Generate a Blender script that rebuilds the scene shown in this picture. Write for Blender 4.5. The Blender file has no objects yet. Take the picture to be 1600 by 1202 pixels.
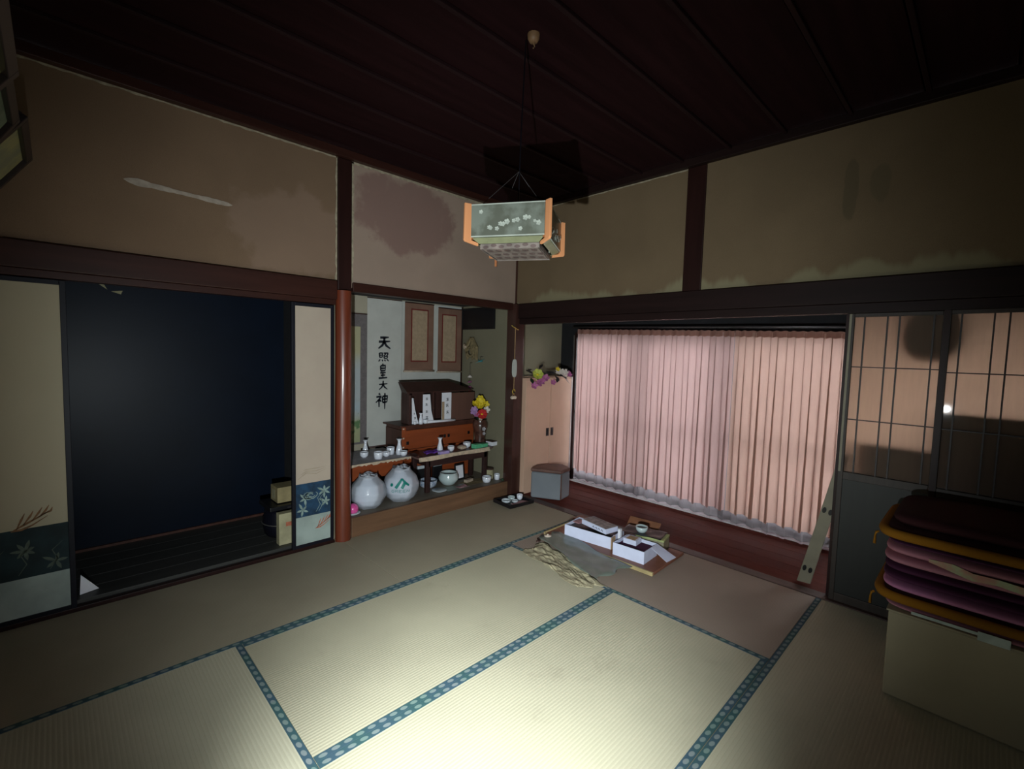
import bpy, bmesh, math, random
from mathutils import Vector, Matrix, Euler, noise as mnoise
random.seed(7)
PI = math.pi
sc = bpy.context.scene
C = sc.collection

# ---------------------------------------------------------------- camera
def make_camera():
    yaw, pitch, roll = 0.7954, -0.0685, 0.0277
    f = Vector((math.cos(yaw)*math.cos(pitch), math.sin(yaw)*math.cos(pitch), math.sin(pitch)))
    r = Vector((math.sin(yaw), -math.cos(yaw), 0)); u = r.cross(f)
    r2 = r*math.cos(roll) + u*math.sin(roll); u2 = -r*math.sin(roll) + u*math.cos(roll)
    cd = bpy.data.cameras.new('camera'); co = bpy.data.objects.new('camera', cd); C.objects.link(co)
    m = Matrix((r2, u2, -f)).transposed().to_4x4(); m.translation = Vector((-3.3147, -3.3532, 1.4542))
    co.matrix_world = m
    cd.sensor_width = 36; cd.lens = 730.1/1600*36; cd.clip_start = .02; cd.clip_end = 100
    sc.camera = co
make_camera()

# ---------------------------------------------------------------- light and exposure
sc.view_settings.view_transform = 'Standard'; sc.view_settings.look = 'None'
sc.view_settings.gamma = 1.0; sc.view_settings.use_curve_mapping = False
sc.view_settings.exposure = 0.0
w = bpy.data.worlds.new('world'); sc.world = w; w.use_nodes = True
bg = w.node_tree.nodes['Background']; bg.inputs[0].default_value = (.93, .96, 1.0, 1); bg.inputs[1].default_value = 8.3
def torch():
    p = Vector((-3.30, -3.06, .99))       # one hand torch: broad beam into the room plus its hot core on the mats
    for nm, t, e, size, bl in (('hand_torch_beam', (-1.05, -.80, 1.10), 285, 108, 1.0), ('hand_torch_core', (-2.38, -2.30, 0.0), 420, 66, 1.0), ('hand_torch_spill', (-1.5, -1.3, .9), 16, 175, 1.0)):
        l = bpy.data.lights.new(nm, 'SPOT'); o = bpy.data.objects.new(nm, l); C.objects.link(o)
        o.location = p; o.rotation_euler = (Vector(t)-p).to_track_quat('-Z', 'Y').to_euler()
        l.energy = e; l.color = (.88, .97, 1.0); l.spot_size = math.radians(size); l.spot_blend = bl; l.shadow_soft_size = .012
torch()

# ---------------------------------------------------------------- mesh helper
class MB:
    def __init__(s): s.v = []; s.f = []; s.T = None
    def pt(s, p):
        p = Vector(p)
        if s.T is not None: p = s.T @ p
        s.v.append(tuple(p)); return len(s.v)-1
    def box(s, a, b):
        x0, y0, z0 = a; x1, y1, z1 = b
        i = [s.pt(p) for p in ((x0,y0,z0),(x1,y0,z0),(x1,y1,z0),(x0,y1,z0),(x0,y0,z1),(x1,y0,z1),(x1,y1,z1),(x0,y1,z1))]
        for q in ((3,2,1,0),(4,5,6,7),(0,1,5,4),(1,2,6,5),(2,3,7,6),(3,0,4,7)): s.f.append([i[k] for k in q])
        return s
    def cbox(s, c, d): return s.box([c[k]-d[k]/2 for k in range(3)], [c[k]+d[k]/2 for k in range(3)])
    def poly(s, pts): s.f.append([s.pt(p) for p in pts]); return s
    def prism(s, pts, vec):                      # polygon extruded along vec
        n = len(pts); vec = Vector(vec)
        a = [s.pt(p) for p in pts]; b = [s.pt(Vector(p)+vec) for p in pts]
        s.f.append(a[::-1]); s.f.append(b)
        for k in range(n): s.f.append([a[k], a[(k+1) % n], b[(k+1) % n], b[k]])
        return s
    def lathe(s, prof, c=(0,0,0), n=20, cap=True, axis=None):
        rows = []
        for r, z in prof:
            rows.append([s.pt((c[0]+r*math.cos(2*PI*k/n), c[1]+r*math.sin(2*PI*k/n), c[2]+z)) for k in range(n)])
        for a, b in zip(rows, rows[1:]):
            for k in range(n): s.f.append([a[k], a[(k+1) % n], b[(k+1) % n], b[k]])
        if cap:
            if prof[0][0] > 1e-5: s.f.append(rows[0][::-1])
            if prof[-1][0] > 1e-5: s.f.append(rows[-1])
        return s
    def tube(s, pts, r, n=6):
        pts = [Vector(p) for p in pts]; rows = []
        for i, p in enumerate(pts):
            d = (pts[min(i+1, len(pts)-1)]-pts[max(i-1, 0)]).normalized()
            a = d.cross(Vector((0,0,1)) if abs(d.z) < .9 else Vector((1,0,0))).normalized(); b = d.cross(a)
            rr = r[i] if isinstance(r, (list, tuple)) else r
            rows.append([s.pt(p+a*rr*math.cos(2*PI*k/n)+b*rr*math.sin(2*PI*k/n)) for k in range(n)])
        for a, b in zip(rows, rows[1:]):
            for k in range(n): s.f.append([a[k], a[(k+1) % n], b[(k+1) % n], b[k]])
        s.f.append(rows[0][::-1]); s.f.append(rows[-1]); return s
    def grid(s, fn, nu, nv):
        g = [[s.pt(fn(i/nu, j/nv)) for j in range(nv+1)] for i in range(nu+1)]
        for i in range(nu):
            for j in range(nv): s.f.append([g[i][j], g[i+1][j], g[i+1][j+1], g[i][j+1]])
        return s
    def ribbon(s, pts, wd, fn, sub=4):            # flat brush stroke: pts (u,v), widths; fn maps (u,v) to 3-D
        P = [Vector((p[0], p[1])) for p in pts]; L = []; W = []
        for i in range(len(P)-1):
            for k in range(sub):
                t = k/sub; L.append(P[i].lerp(P[i+1], t)); W.append(wd[i]*(1-t)+wd[i+1]*t)
        L.append(P[-1]); W.append(wd[-1]); row = []
        for i, p in enumerate(L):
            d = (L[min(i+1, len(L)-1)]-L[max(i-1, 0)]).normalized(); nrm = Vector((-d.y, d.x))
            row.append([s.pt(fn(*(p+nrm*W[i]*q))) for q in (-.5, 0, .5)])
        for a, b in zip(row, row[1:]):
            for k in range(2): s.f.append([a[k], a[k+1], b[k+1], b[k]])
        return s
    def build(s, name, mat, parent=None, bevel=0, smooth=False, thick=0, seg=2):
        me = bpy.data.meshes.new(name); me.from_pydata(s.v, [], s.f); me.update()
        bm = bmesh.new(); bm.from_mesh(me); bmesh.ops.recalc_face_normals(bm, faces=bm.faces); bm.to_mesh(me); bm.free()
        me.materials.append(M[mat] if isinstance(mat, str) else mat)
        o = bpy.data.objects.new(name, me); C.objects.link(o)
        if parent: o.parent = parent
        if smooth:
            for p in me.polygons: p.use_smooth = True
        if thick:
            m = o.modifiers.new('s', 'SOLIDIFY'); m.thickness = thick; m.offset = 0
        if bevel:
            m = o.modifiers.new('b', 'BEVEL'); m.width = bevel; m.segments = seg; m.limit_method = 'ANGLE'; m.angle_limit = .6
        return o
def tag(o, label, cat=None, group=None, kind=None):
    if label: o['label'] = label
    if cat: o['category'] = cat
    if group: o['group'] = group
    if kind: o['kind'] = kind
    return o
def thing(name, label, cat, loc=(0,0,0), rz=0, group=None, rot=None):
    o = bpy.data.objects.new(name, None); C.objects.link(o); o.location = loc
    o.rotation_euler = rot if rot else (0, 0, rz); o.empty_display_size = .05
    return tag(o, label, cat, group)
def struct(o, label, cat): return tag(o, label, cat, kind='structure')
def copy_tree(o, parent=None):
    c = o.copy(); C.objects.link(c); c.parent = parent
    for ch in [x for x in bpy.data.objects if x.parent == o]: copy_tree(ch, c)
    return c
def rnd(a, b): return random.uniform(a, b)
def rounded(mb, c, d, e=.45, nu=28, nv=14, dent=0):          # soft rounded block (superellipsoid)
    def sg(v, p): return math.copysign(abs(v)**p, v)
    def fn(a, b):
        th = a*2*PI; ph = (b-.5)*PI
        x = sg(math.cos(ph), e)*sg(math.cos(th), .3); y = sg(math.cos(ph), e)*sg(math.sin(th), .3); z = sg(math.sin(ph), 1.0)
        z *= 1-dent*max(0, abs(x)**4+abs(y)**4-.2)/1.8
        return (c[0]+x*d[0]/2, c[1]+y*d[1]/2, c[2]+z*d[2]/2)
    return mb.grid(fn, nu, nv)

# ---------------------------------------------------------------- materials
M = {}
class NT:
    def __init__(s, name):
        s.m = bpy.data.materials.new(name); s.m.use_nodes = True; s.t = s.m.node_tree
        s.b = s.t.nodes['Principled BSDF']; s.out = s.t.nodes['Material Output']; M[name] = s.m
    def n(s, typ, **kw):
        k = s.t.nodes.new(typ)
        for a, b in kw.items():
            if a.startswith('i_'):
                key = a[2:]; key = int(key) if key.isdigit() else key.replace('_', ' ')
                k.inputs[key].default_value = b
            else: setattr(k, a, b)
        return k
    def l(s, a, b, ia=0, ib=0):
        s.t.links.new(a.outputs[ia] if hasattr(a, 'outputs') else a, b.inputs[ib]); return b
    def math(s, op, a, b=None, c=None):
        k = s.n('ShaderNodeMath', operation=op)
        for i, v in enumerate((a, b, c)):
            if v is None: continue
            if isinstance(v, (int, float)): k.inputs[i].default_value = v
            else: s.t.links.new(v, k.inputs[i])
        return k.outputs[0]
    def mix(s, fac, a, b):
        k = s.n('ShaderNodeMix', data_type='RGBA')
        for i, v in ((0, fac), (6, a), (7, b)):
            if isinstance(v, (int, float)): k.inputs[i].default_value = v
            elif isinstance(v, tuple): k.inputs[i].default_value = (*v, 1) if len(v) == 3 else v
            else: s.t.links.new(v, k.inputs[i])
        return k.outputs[2]
    def coord(s, scale=(1,1,1)):
        tc = s.n('ShaderNodeTexCoord'); mp = s.n('ShaderNodeMapping'); mp.inputs['Scale'].default_value = scale
        s.l(tc, mp, 3, 0); return mp.outputs[0]
    def noise(s, vec, scale, detail=4, rough=.55, off=0):
        k = s.n('ShaderNodeTexNoise'); k.inputs['Scale'].default_value = scale; k.inputs['Detail'].default_value = detail
        k.inputs['Roughness'].default_value = rough
        if vec is not None: s.t.links.new(vec, k.inputs['Vector'])
        return k.outputs[0]
    def ramp(s, v, lo, hi):
        k = s.n('ShaderNodeMapRange', interpolation_type='SMOOTHSTEP'); k.inputs[1].default_value = lo; k.inputs[2].default_value = hi
        s.t.links.new(v, k.inputs[0]); return k.outputs[0]
    def xyz(s, vec):
        k = s.n('ShaderNodeSeparateXYZ'); s.t.links.new(vec, k.inputs[0]); return k.outputs
    def col(s, v):
        if isinstance(v, tuple): s.b.inputs['Base Color'].default_value = (*v, 1)
        else: s.t.links.new(v, s.b.inputs['Base Color'])
    def bump(s, h, strength=.3, dist=.002):
        k = s.n('ShaderNodeBump'); k.inputs['Strength'].default_value = strength; k.inputs['Distance'].default_value = dist
        s.t.links.new(h, k.inputs['Height']); s.t.links.new(k.outputs[0], s.b.inputs['Normal'])
def plain(name, c, rough=.6, var=.15, scale=12, bump=.15, metal=0, spec=.5, stretch=(1,1,1), c2=None, coat=0):
    s = NT(name); v = s.coord(stretch); nz = s.noise(v, scale)
    c2 = c2 or tuple(x*(1-2*var) for x in c)
    s.col(s.mix(s.ramp(nz, .3, .7), c2, c)); s.b.inputs['Roughness'].default_value = rough
    s.b.inputs['Metallic'].default_value = metal; s.b.inputs['Specular IOR Level'].default_value = spec
    s.b.inputs['Coat Weight'].default_value = coat; s.b.inputs['Coat Roughness'].default_value = .08
    if bump: s.bump(s.noise(v, scale*6), bump, .001)
    return s
def wood(name, c, rough=.45, axis='x', dark=.55, spec=.4, coat=0, scale=9):
    st = {'x': (1, 14, 14), 'y': (14, 1, 14), 'z': (14, 14, 1)}[axis]
    s = NT(name); v = s.coord(st); a = s.noise(v, scale/6, 6, .65); b = s.noise(s.coord(), 2.0, 3)
    col = s.mix(s.ramp(a, .3, .75), tuple(x*dark for x in c), c)
    s.col(s.mix(s.math('MULTIPLY', b, .5), col, tuple(x*.7 for x in c))); s.b.inputs['Roughness'].default_value = rough
    s.b.inputs['Specular IOR Level'].default_value = spec; s.b.inputs['Coat Weight'].default_value = coat
    s.b.inputs['Coat Roughness'].default_value = .12
    s.bump(a, .15, .001); return s
def cloth(name, c, rough=.9, var=.12, scale=260, trans=0, c2=None, big=3):
    s = NT(name); v = s.coord(); f = s.noise(v, scale, 2); g = s.noise(v, big, 3)
    s.col(s.mix(s.ramp(g, .3, .7), c2 or tuple(x*(1-2*var) for x in c), c)); s.b.inputs['Roughness'].default_value = rough
    s.b.inputs['Specular IOR Level'].default_value = .15; s.bump(f, .4, .0008)
    return s
def translucent(name, c, tc, fac=.5, gloss=0, opac=1.0, weave=True, gr=.05):
    s = NT(name); d = s.n('ShaderNodeBsdfDiffuse'); t = s.n('ShaderNodeBsdfTranslucent'); m = s.n('ShaderNodeMixShader')
    v = s.coord((1, 1, .12)); nz = s.noise(v, 60, 3)
    s.t.links.new(s.mix(nz, tuple(x*.85 for x in c), c), d.inputs[0]); s.t.links.new(s.mix(nz, tuple(x*.86 for x in tc), tc), t.inputs[0])
    m.inputs[0].default_value = fac; s.l(d, m, 0, 1); s.l(t, m, 0, 2); last = m
    if opac < 1:
        tr = s.n('ShaderNodeBsdfTransparent'); m2 = s.n('ShaderNodeMixShader'); m2.inputs[0].default_value = opac
        s.l(tr, m2, 0, 1); s.l(last, m2, 0, 2); last = m2
    if gloss:
        g = s.n('ShaderNodeBsdfGlossy'); g.inputs['Roughness'].default_value = gr
        fr = s.n('ShaderNodeFresnel'); fr.inputs[0].default_value = gloss
        m3 = s.n('ShaderNodeMixShader'); s.t.links.new(fr.outputs[0], m3.inputs[0]); s.l(last, m3, 0, 1); s.l(g, m3, 0, 2); last = m3
    s.l(last, s.out, 0, 0); return s

# plaster: brown-beige earth wall, pale damp stain along its foot and darker patches
def plaster(name, c, patch=None, foot=None, spots=None, edge=0):
    s = NT(name); v = s.coord(); x, y, z = s.xyz(v)
    g = s.noise(v, 1.6, 5); f = s.noise(v, 220, 3)
    col = s.mix(s.ramp(g, .35, .7), tuple(k*.86 for k in c), c)
    col = s.mix(s.math('MULTIPLY', s.ramp(f, .45, .62), .25), col, tuple(k*.6 for k in c))
    if patch:
        for (ax, cx, cz, rx, rz, pc, a) in patch:
            u = {'x': x, 'y': y}[ax]
            dx = s.math('DIVIDE', s.math('SUBTRACT', u, cx), rx); dz = s.math('DIVIDE', s.math('SUBTRACT', z, cz), rz)
            r = s.math('SQRT', s.math('ADD', s.math('MULTIPLY', dx, dx), s.math('MULTIPLY', dz, dz)))
            r = s.math('ADD', r, s.math('MULTIPLY', s.math('SUBTRACT', s.noise(v, 5, 4), .5), 1.3))
            k = s.math('MULTIPLY', s.math('SUBTRACT', 1.0, s.ramp(r, .8, 1.05)), a)
            col = s.mix(k, col, pc)
    if foot:
        h = s.math('ADD', z, s.math('MULTIPLY', s.noise(s.coord((1, 1.6, .3)), 2.3, 4), -.42))
        k = s.math('SUBTRACT', 1.0, s.ramp(h, foot[0]-.03, foot[0]+.03))
        col = s.mix(s.math('MULTIPLY', k, .6), col, foot[1])
    s.col(col); s.b.inputs['Roughness'].default_value = .95; s.b.inputs['Specular IOR Level'].default_value = .1
    s.bump(f, .5, .0015); return s
plaster('plaster_left', (.215, .140, .088), patch=[('x', -2.1, 2.2, .45, .3, (.32, .22, .17), .3)])
plaster('plaster_alcove', (.37, .275, .215), patch=[('x', -1.25, 2.52, .50, .30, (.225, .135, .115), .8)])
plaster('plaster_right', (.190, .135, .080), foot=(1.775, (.27, .25, .15)), patch=[('y', -2.72, 2.42, .035, .20, (.09, .075, .045), .5), ('y', -2.86, 2.44, .05, .13, (.10, .085, .05), .45)])
plaster('plaster_dim', (.20, .16, .11))
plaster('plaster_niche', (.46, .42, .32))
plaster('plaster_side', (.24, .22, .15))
plain('plaster_pale', (.42, .36, .25), .95, .2, 30)
plain('plaster_repair', (.43, .36, .29), .95, .15, 20)
# timbers
wood('beam_dark', (.050, .017, .012), .4, 'x', coat=.0, spec=.25)
wood('beam_dark_y', (.022, .010, .009), .5, 'y', spec=.2)
wood('post_dark_z', (.030, .010, .008), .45, 'z', spec=.25)
wood('corner_post_wood', (.075, .030, .022), .35, 'z', coat=.3)
wood('alcove_post_wood', (.20, .040, .016), .38, 'z', dark=.55, coat=.5)
wood('ceiling_board_wood', (.022, .007, .008), .7, 'x', spec=.06)
wood('batten_wood', (.024, .010, .011), .6, 'x', spec=.1)
wood('veranda_wood', (.13, .026, .016), .75, 'y', dark=.8, spec=.12)
wood('threshold_wood', (.10, .055, .045), .5, 'y')
wood('alcove_front_wood', (.20, .105, .055), .5, 'x')
wood('alcove_floor_wood', (.21, .18, .14), .55, 'x', dark=.8)
wood('closet_floor_wood', (.055, .055, .05), .5, 'x', dark=.7)
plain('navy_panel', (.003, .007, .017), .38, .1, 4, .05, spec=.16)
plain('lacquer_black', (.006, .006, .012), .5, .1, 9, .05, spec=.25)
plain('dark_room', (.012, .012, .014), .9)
# tatami: green-gold rush ribs running along the mat
def tatami(name, along, c=(.49, .455, .325)):
    s = NT(name); v = s.coord(); x, y, z = s.xyz(v); a, b = (y, x) if along == 'x' else (x, y)
    g = s.noise(v, 1.3, 4); wv = s.math('SINE', s.math('MULTIPLY', a, 2*PI/.0145))
    fine = s.noise(s.coord((6, 90, 1) if along == 'x' else (90, 6, 1)), 8, 3)
    st = s.noise(s.coord((60, 400, 1) if along == 'y' else (400, 60, 1)), 1, 2)
    col = s.mix(s.ramp(g, .35, .72), tuple(k*.86 for k in c), c)
    col = s.mix(s.math('MULTIPLY', s.ramp(wv, .55, 1.0), .16), col, (.25, .21, .14))
    col = s.mix(s.math('MULTIPLY', s.ramp(fine, .5, .7), .2), col, (.36, .30, .16))
    col = s.mix(s.math('MULTIPLY', s.ramp(s.noise(v, 3.1, 5, .7), .58, .75), .35), col, (.28, .24, .17))
    s.col(col); s.b.inputs['Roughness'].default_value = .62; s.b.inputs['Specular IOR Level'].default_value = .35
    h = s.math('ADD', s.math('MULTIPLY', wv, -.5), s.math('MULTIPLY', st, .6)); s.bump(h, .5, .0012); return s
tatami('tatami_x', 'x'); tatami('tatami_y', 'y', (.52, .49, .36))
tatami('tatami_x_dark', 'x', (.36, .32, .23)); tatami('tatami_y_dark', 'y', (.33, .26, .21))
def heri(name, along):
    s = NT(name); tc = s.n('ShaderNodeTexCoord'); x, y, z = s.xyz(tc.outputs[3]); u, v = (x, y) if along == 'x' else (y, x)
    # border fabric: navy-teal ground with a row of pale ovals; v is the distance across in the strip's own frame
    p = .047
    fu = s.math('SUBTRACT', s.math('FRACT', s.math('DIVIDE', u, p)), .5)
    du = s.math('DIVIDE', s.math('MULTIPLY', s.math('ADD', fu, s.math('MULTIPLY', v, 6.0)), p), .0165); dv = s.math('DIVIDE', v, .0095)
    r = s.math('ADD', s.math('MULTIPLY', du, du), s.math('MULTIPLY', dv, dv))
    k = s.math('SUBTRACT', 1.0, s.ramp(r, .6, 1.1))
    nz = s.noise(tc.outputs[3], 5, 3)
    base = s.mix(s.ramp(nz, .4, .6), (.038, .080, .112), (.032, .088, .090))
    dot = s.mix(s.ramp(nz, .4, .6), (.22, .25, .25), (.17, .25, .22))
    s.col(s.mix(s.math('MULTIPLY', k, .85), base, dot)); s.b.inputs['Roughness'].default_value = .8
    s.bump(s.noise(tc.outputs[3], 500, 2), .4, .0006)
heri('border_cloth_x', 'x'); heri('border_cloth_y', 'y')
# fabrics, paper and other
translucent('curtain_cloth', (.60, .41, .38), (.70, .485, .455), .60)
translucent('curtain_cloth_tan', (.58, .39, .32), (.68, .46, .38), .60)
translucent('curtain_header', (.50, .27, .22), (.42, .22, .16), .5)
translucent('lace', (.24, .22, .25), (.50, .46, .50), .55, opac=.62)
translucent('lace_hem', (.80, .72, .76), (.95, .86, .92), .85)
translucent('screen_paper', (.34, .30, .26), (.86, .68, .56), .86, gloss=1.35, gr=.035)
plain('lattice_wood', (.035, .022, .02), .5)
wood('screen_frame_wood', (.055, .040, .032), .5, 'z')
wood('screen_panel_wood', (.026, .027, .024), .5, 'z', dark=.75)
plain('fusuma_paper', (.41, .36, .25), .85, .06, 3, .1, c2=(.40, .35, .24))
plain('fusuma_paper_warm', (.46, .38, .30), .85, .06, 3, .1, c2=(.42, .34, .27))
plain('fusuma_foot', (.38, .46, .42), .8, .15, 5, .1)
plain('print_navy', (.010, .055, .12), .8, .3, 14, 0)
plain('print_dark', (.010, .03, .035), .8, .3, 10, 0)
plain('print_leaf', (.27, .37, .34), .8, .2, 30, 0)
plain('print_leaf_dim', (.10, .13, .10), .8, .2, 30, 0)
plain('print_orange', (.55, .17, .09), .8, .2, 30, 0)
plain('print_rust', (.24, .12, .05), .8, .2, 30, 0)
plain('print_smudge', (.40, .33, .24), .85, .1, 9, 0)
plain('ink', (.008, .012, .022), .7, .1, 30, 0)
plain('teal_ink', (.0, .22, .18), .5, .05, 30, 0)
plain('scroll_paper', (.55, .56, .52), .85, .05, 6, .1)
plain('white_paper', (.82, .84, .90), .8, .05, 10, .1)
plain('grey_brocade', (.17, .15, .15), .9, .1, 40, .2)
plain('brown_brocade', (.23, .125, .085), .85, .12, 5, .2)
plain('red_trim', (.17, .022, .016), .8, .1, 20, 0)
plain('straw_paper', (.42, .31, .20), .9, .1, 40, .2)
def painting():
    s = NT('landscape_print'); v = s.coord(); x, y, z = s.xyz(v); n1 = s.noise(v, 4, 5); n2 = s.noise(v, 11, 4)
    h = s.math('ADD', z, s.math('MULTIPLY', n1, .25))
    c = s.mix(s.ramp(h, .8, 1.05), (.34, .36, .20), (.40, .45, .46)); c = s.mix(s.ramp(h, 1.35, 1.6), c, (.42, .40, .24))
    c = s.mix(s.math('MULTIPLY', s.ramp(n2, .52, .6), s.math('SUBTRACT', 1.0, s.ramp(h, .95, 1.15))), c, (.10, .19, .08))
    c = s.mix(s.math('MULTIPLY', s.ramp(n1, .6, .7), s.math('SUBTRACT', 1.0, s.ramp(h, .9, 1.2))), c, (.30, .45, .52))
    s.col(c); s.b.inputs['Roughness'].default_value = .8
painting()
plain('porcelain', (.82, .86, .94), .15, .03, 5, 0, coat=.5)
plain('celadon', (.55, .66, .66), .18, .05, 5, 0, coat=.5)
plain('porcelain_blue', (.16, .24, .36), .2, .4, 25, 0, coat=.5, c2=(.6, .66, .74))
plain('jar_white', (.78, .83, .92), .3, .05, 5, 0)
def plastic_bag():
    s = NT('clear_bag'); g = s.n('ShaderNodeBsdfGlossy'); g.inputs['Roughness'].default_value = .18; d = s.n('ShaderNodeBsdfDiffuse'); d.inputs[0].default_value = (.74, .80, .90, 1)
    t = s.n('ShaderNodeBsdfTransparent'); m = s.n('ShaderNodeMixShader'); m.inputs[0].default_value = .45; s.l(t, m, 0, 1); s.l(d, m, 0, 2)
    f = s.n('ShaderNodeFresnel'); f.inputs[0].default_value = 1.45; m2 = s.n('ShaderNodeMixShader'); s.t.links.new(f.outputs[0], m2.inputs[0]); s.l(m, m2, 0, 1); s.l(g, m2, 0, 2)
    b = s.n('ShaderNodeBump'); b.inputs['Strength'].default_value = .7; b.inputs['Distance'].default_value = .01
    s.t.links.new(s.noise(s.coord((1, 1, .6)), 14, 4), b.inputs['Height']); s.l(b, g, 0, 'Normal'); s.l(b, d, 0, 'Normal'); s.l(m2, s.out, 0, 0)
plastic_bag()
def glass(name, tint=(1,1,1), ior=1.45, rough=.02):
    s = NT(name); t = s.n('ShaderNodeBsdfTransparent'); t.inputs[0].default_value = (*tint, 1); g = s.n('ShaderNodeBsdfGlossy'); g.inputs['Roughness'].default_value = rough
    f = s.n('ShaderNodeFresnel'); f.inputs[0].default_value = ior; m = s.n('ShaderNodeMixShader'); s.t.links.new(f.outputs[0], m.inputs[0]); s.l(t, m, 0, 1); s.l(g, m, 0, 2); s.l(m, s.out, 0, 0)
glass('window_glass')
def lamp_glass():
    s = NT('etched_glass'); d = s.n('ShaderNodeBsdfDiffuse'); tl = s.n('ShaderNodeBsdfTranslucent'); m = s.n('ShaderNodeMixShader'); m.inputs[0].default_value = .35
    v = s.coord(); n = s.noise(v, 9, 5); c = s.mix(s.ramp(n, .45, .62), (.15, .16, .125), (.24, .265, .22))
    s.t.links.new(c, d.inputs[0]); s.t.links.new(c, tl.inputs[0]); s.l(d, m, 0, 1); s.l(tl, m, 0, 2)
    g = s.n('ShaderNodeBsdfGlossy'); g.inputs['Roughness'].default_value = .25; f = s.n('ShaderNodeFresnel'); f.inputs[0].default_value = 1.4
    m3 = s.n('ShaderNodeMixShader'); s.t.links.new(f.outputs[0], m3.inputs[0]); s.l(m, m3, 0, 1); s.l(g, m3, 0, 2); s.l(m3, s.out, 0, 0)
lamp_glass()
plain('lamp_glass_white', (.40, .43, .37), .3, .1, 20, 0)
plain('lamp_rim_green', (.19, .20, .11), .4, .1, 20, 0)
plain('lamp_glass_dim', (.22, .18, .155), .5, .2, 20, 0)
plain('lamp_leaf', (.13, .09, .08), .5, .2, 20, 0)
wood('lamp_wood', (.70, .30, .13), .45, 'z', dark=.85)
wood('lamp_wood_brown', (.30, .11, .04), .4, 'z', dark=.8)
plain('thread_white', (.04, .035, .035), .8)
wood('cabinet_orange', (.34, .075, .022), .45, 'x', dark=.7)
wood('cabinet_side', (.10, .035, .022), .5, 'z')
wood('shrine_wood', (.070, .030, .024), .5, 'z')
wood('shrine_door_wood', (.155, .075, .055), .5, 'z', dark=.85)
wood('table_dark', (.045, .020, .018), .45, 'x')
wood('table_top_wood', (.17, .10, .09), .4, 'x', dark=.8)
plain('table_edge_paper', (.62, .50, .36), .8, .15, 30, .1)
plain('cloth_grey_white', (.42, .40, .42), .9, .1, 12, .2)
plain('black_iron', (.006, .006, .007), .45)
plain('black_frame', (.008, .008, .010), .4)
plain('bronze_vase', (.11, .045, .03), .3, .3, 18, .2, c2=(.035, .015, .012), coat=.4)
plain('leaf_green', (.025, .06, .028), .6, .2, 20, .1)
plain('leaf_dark', (.020, .018, .022), .6, .2, 20, .1)
plain('petal_yellow', (.78, .60, .02), .6, .1, 20, 0)
plain('petal_lime', (.50, .55, .08), .6, .1, 20, 0)
plain('petal_red', (.55, .03, .03), .6, .1, 20, 0)
plain('petal_pink', (.50, .14, .34), .6, .15, 20, 0)
plain('petal_white', (.75, .68, .62), .6, .1, 20, 0)
plain('petal_lilac', (.42, .25, .50), .6, .1, 20, 0)
plain('green_box', (.12, .52, .27), .5, .05, 10, 0)
plain('teal', (.06, .35, .40), .6, .1, 10, 0)
plain('ball_pink', (.78, .10, .36), .25, .05, 10, 0, coat=.4)
plain('dish_white', (.55, .62, .66), .3, .05, 10, 0)
cloth('purple_cloth', (.16, .05, .38)); plain('lilac_box', (.46, .36, .72), .5, .1, 30, 0)
plain('beige_sweet', (.50, .40, .30), .8, .1, 30, .2)
plain('gold', (.62, .42, .08), .35, .1, 20, 0, metal=.4)
plain('gold_string', (.60, .38, .16), .7)
plain('bell_cream', (.72, .60, .48), .4)
plain('oval_tag', (.50, .55, .50), .6, .05, 10, .05)
plain('straw', (.26, .20, .10), .9, .2, 40, .3)
plain('closet_cream', (.70, .46, .33), .55, .05, 3, .05)
plain('closet_edge', (.60, .24, .07), .5)
plain('closet_side_lit', (.70, .62, .58), .5)  # paler than the doors: window light on the panel edge put into its colour
plain('steel_dark', (.09, .08, .085), .35, .1, 20, 0, metal=.7)
cloth('pouf_grey', (.23, .25, .27), c2=(.20, .22, .24)); plain('pouf_brown', (.17, .085, .065), .6); cloth('pouf_pinkish', (.25, .19, .19))
wood('board_brown', (.24, .085, .045), .45, 'y', dark=.8); plain('edging_yellow', (.46, .36, .17), .6)
def kraft():
    s = NT('crumpled_kraft'); v = s.coord(); n = s.noise(v, 14, 6); s.col(s.mix(s.ramp(n, .35, .65), (.27, .235, .15), (.40, .35, .22)))
    s.b.inputs['Roughness'].default_value = .85; s.bump(n, 1.0, .012)
kraft()
plain('grey_film', (.17, .20, .165), .3, .15, 8, .3, spec=.5)
plain('box_white', (.66, .70, .88), .7, .04, 12, .05); plain('cardboard', (.44, .29, .16), .85, .1, 20, .1)
plain('print_photo', (.35, .31, .30), .5, .3, 30, 0); plain('pink_card', (.50, .28, .30), .8)
plain('lime_card', (.44, .50, .20), .6); plain('olive_card', (.28, .26, .16), .7)
plain('film_black', (.004, .004, .006), .3); plain('wood_tan', (.28, .12, .06), .6)
plain('black_tray', (.010, .009, .011), .35)
cloth('blanket_pink', (.44, .19, .24), c2=(.38, .16, .19)); cloth('blanket_mauve', (.50, .20, .36), c2=(.40, .16, .26)); cloth('blanket_plum', (.075, .022, .055))
cloth('cushion_brown', (.045, .014, .016)); cloth('piping_gold', (.27, .115, .010)); cloth('floral_green', (.40, .47, .28), c2=(.5, .25, .2), big=20)
plain('box_cream', (.36, .31, .20), .8, .06, 3, .1); plain('label_pale', (.48, .56, .50), .6)
plain('lean_board', (.30, .27, .19), .6, .1, 8, .1); plain('tan_box', (.36, .29, .14), .8); plain('cream_box', (.46, .42, .25), .8, .15, 10)
plain('dark_bag', (.012, .012, .014), .8); plain('dark_chest', (.025, .03, .032), .6)
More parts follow.
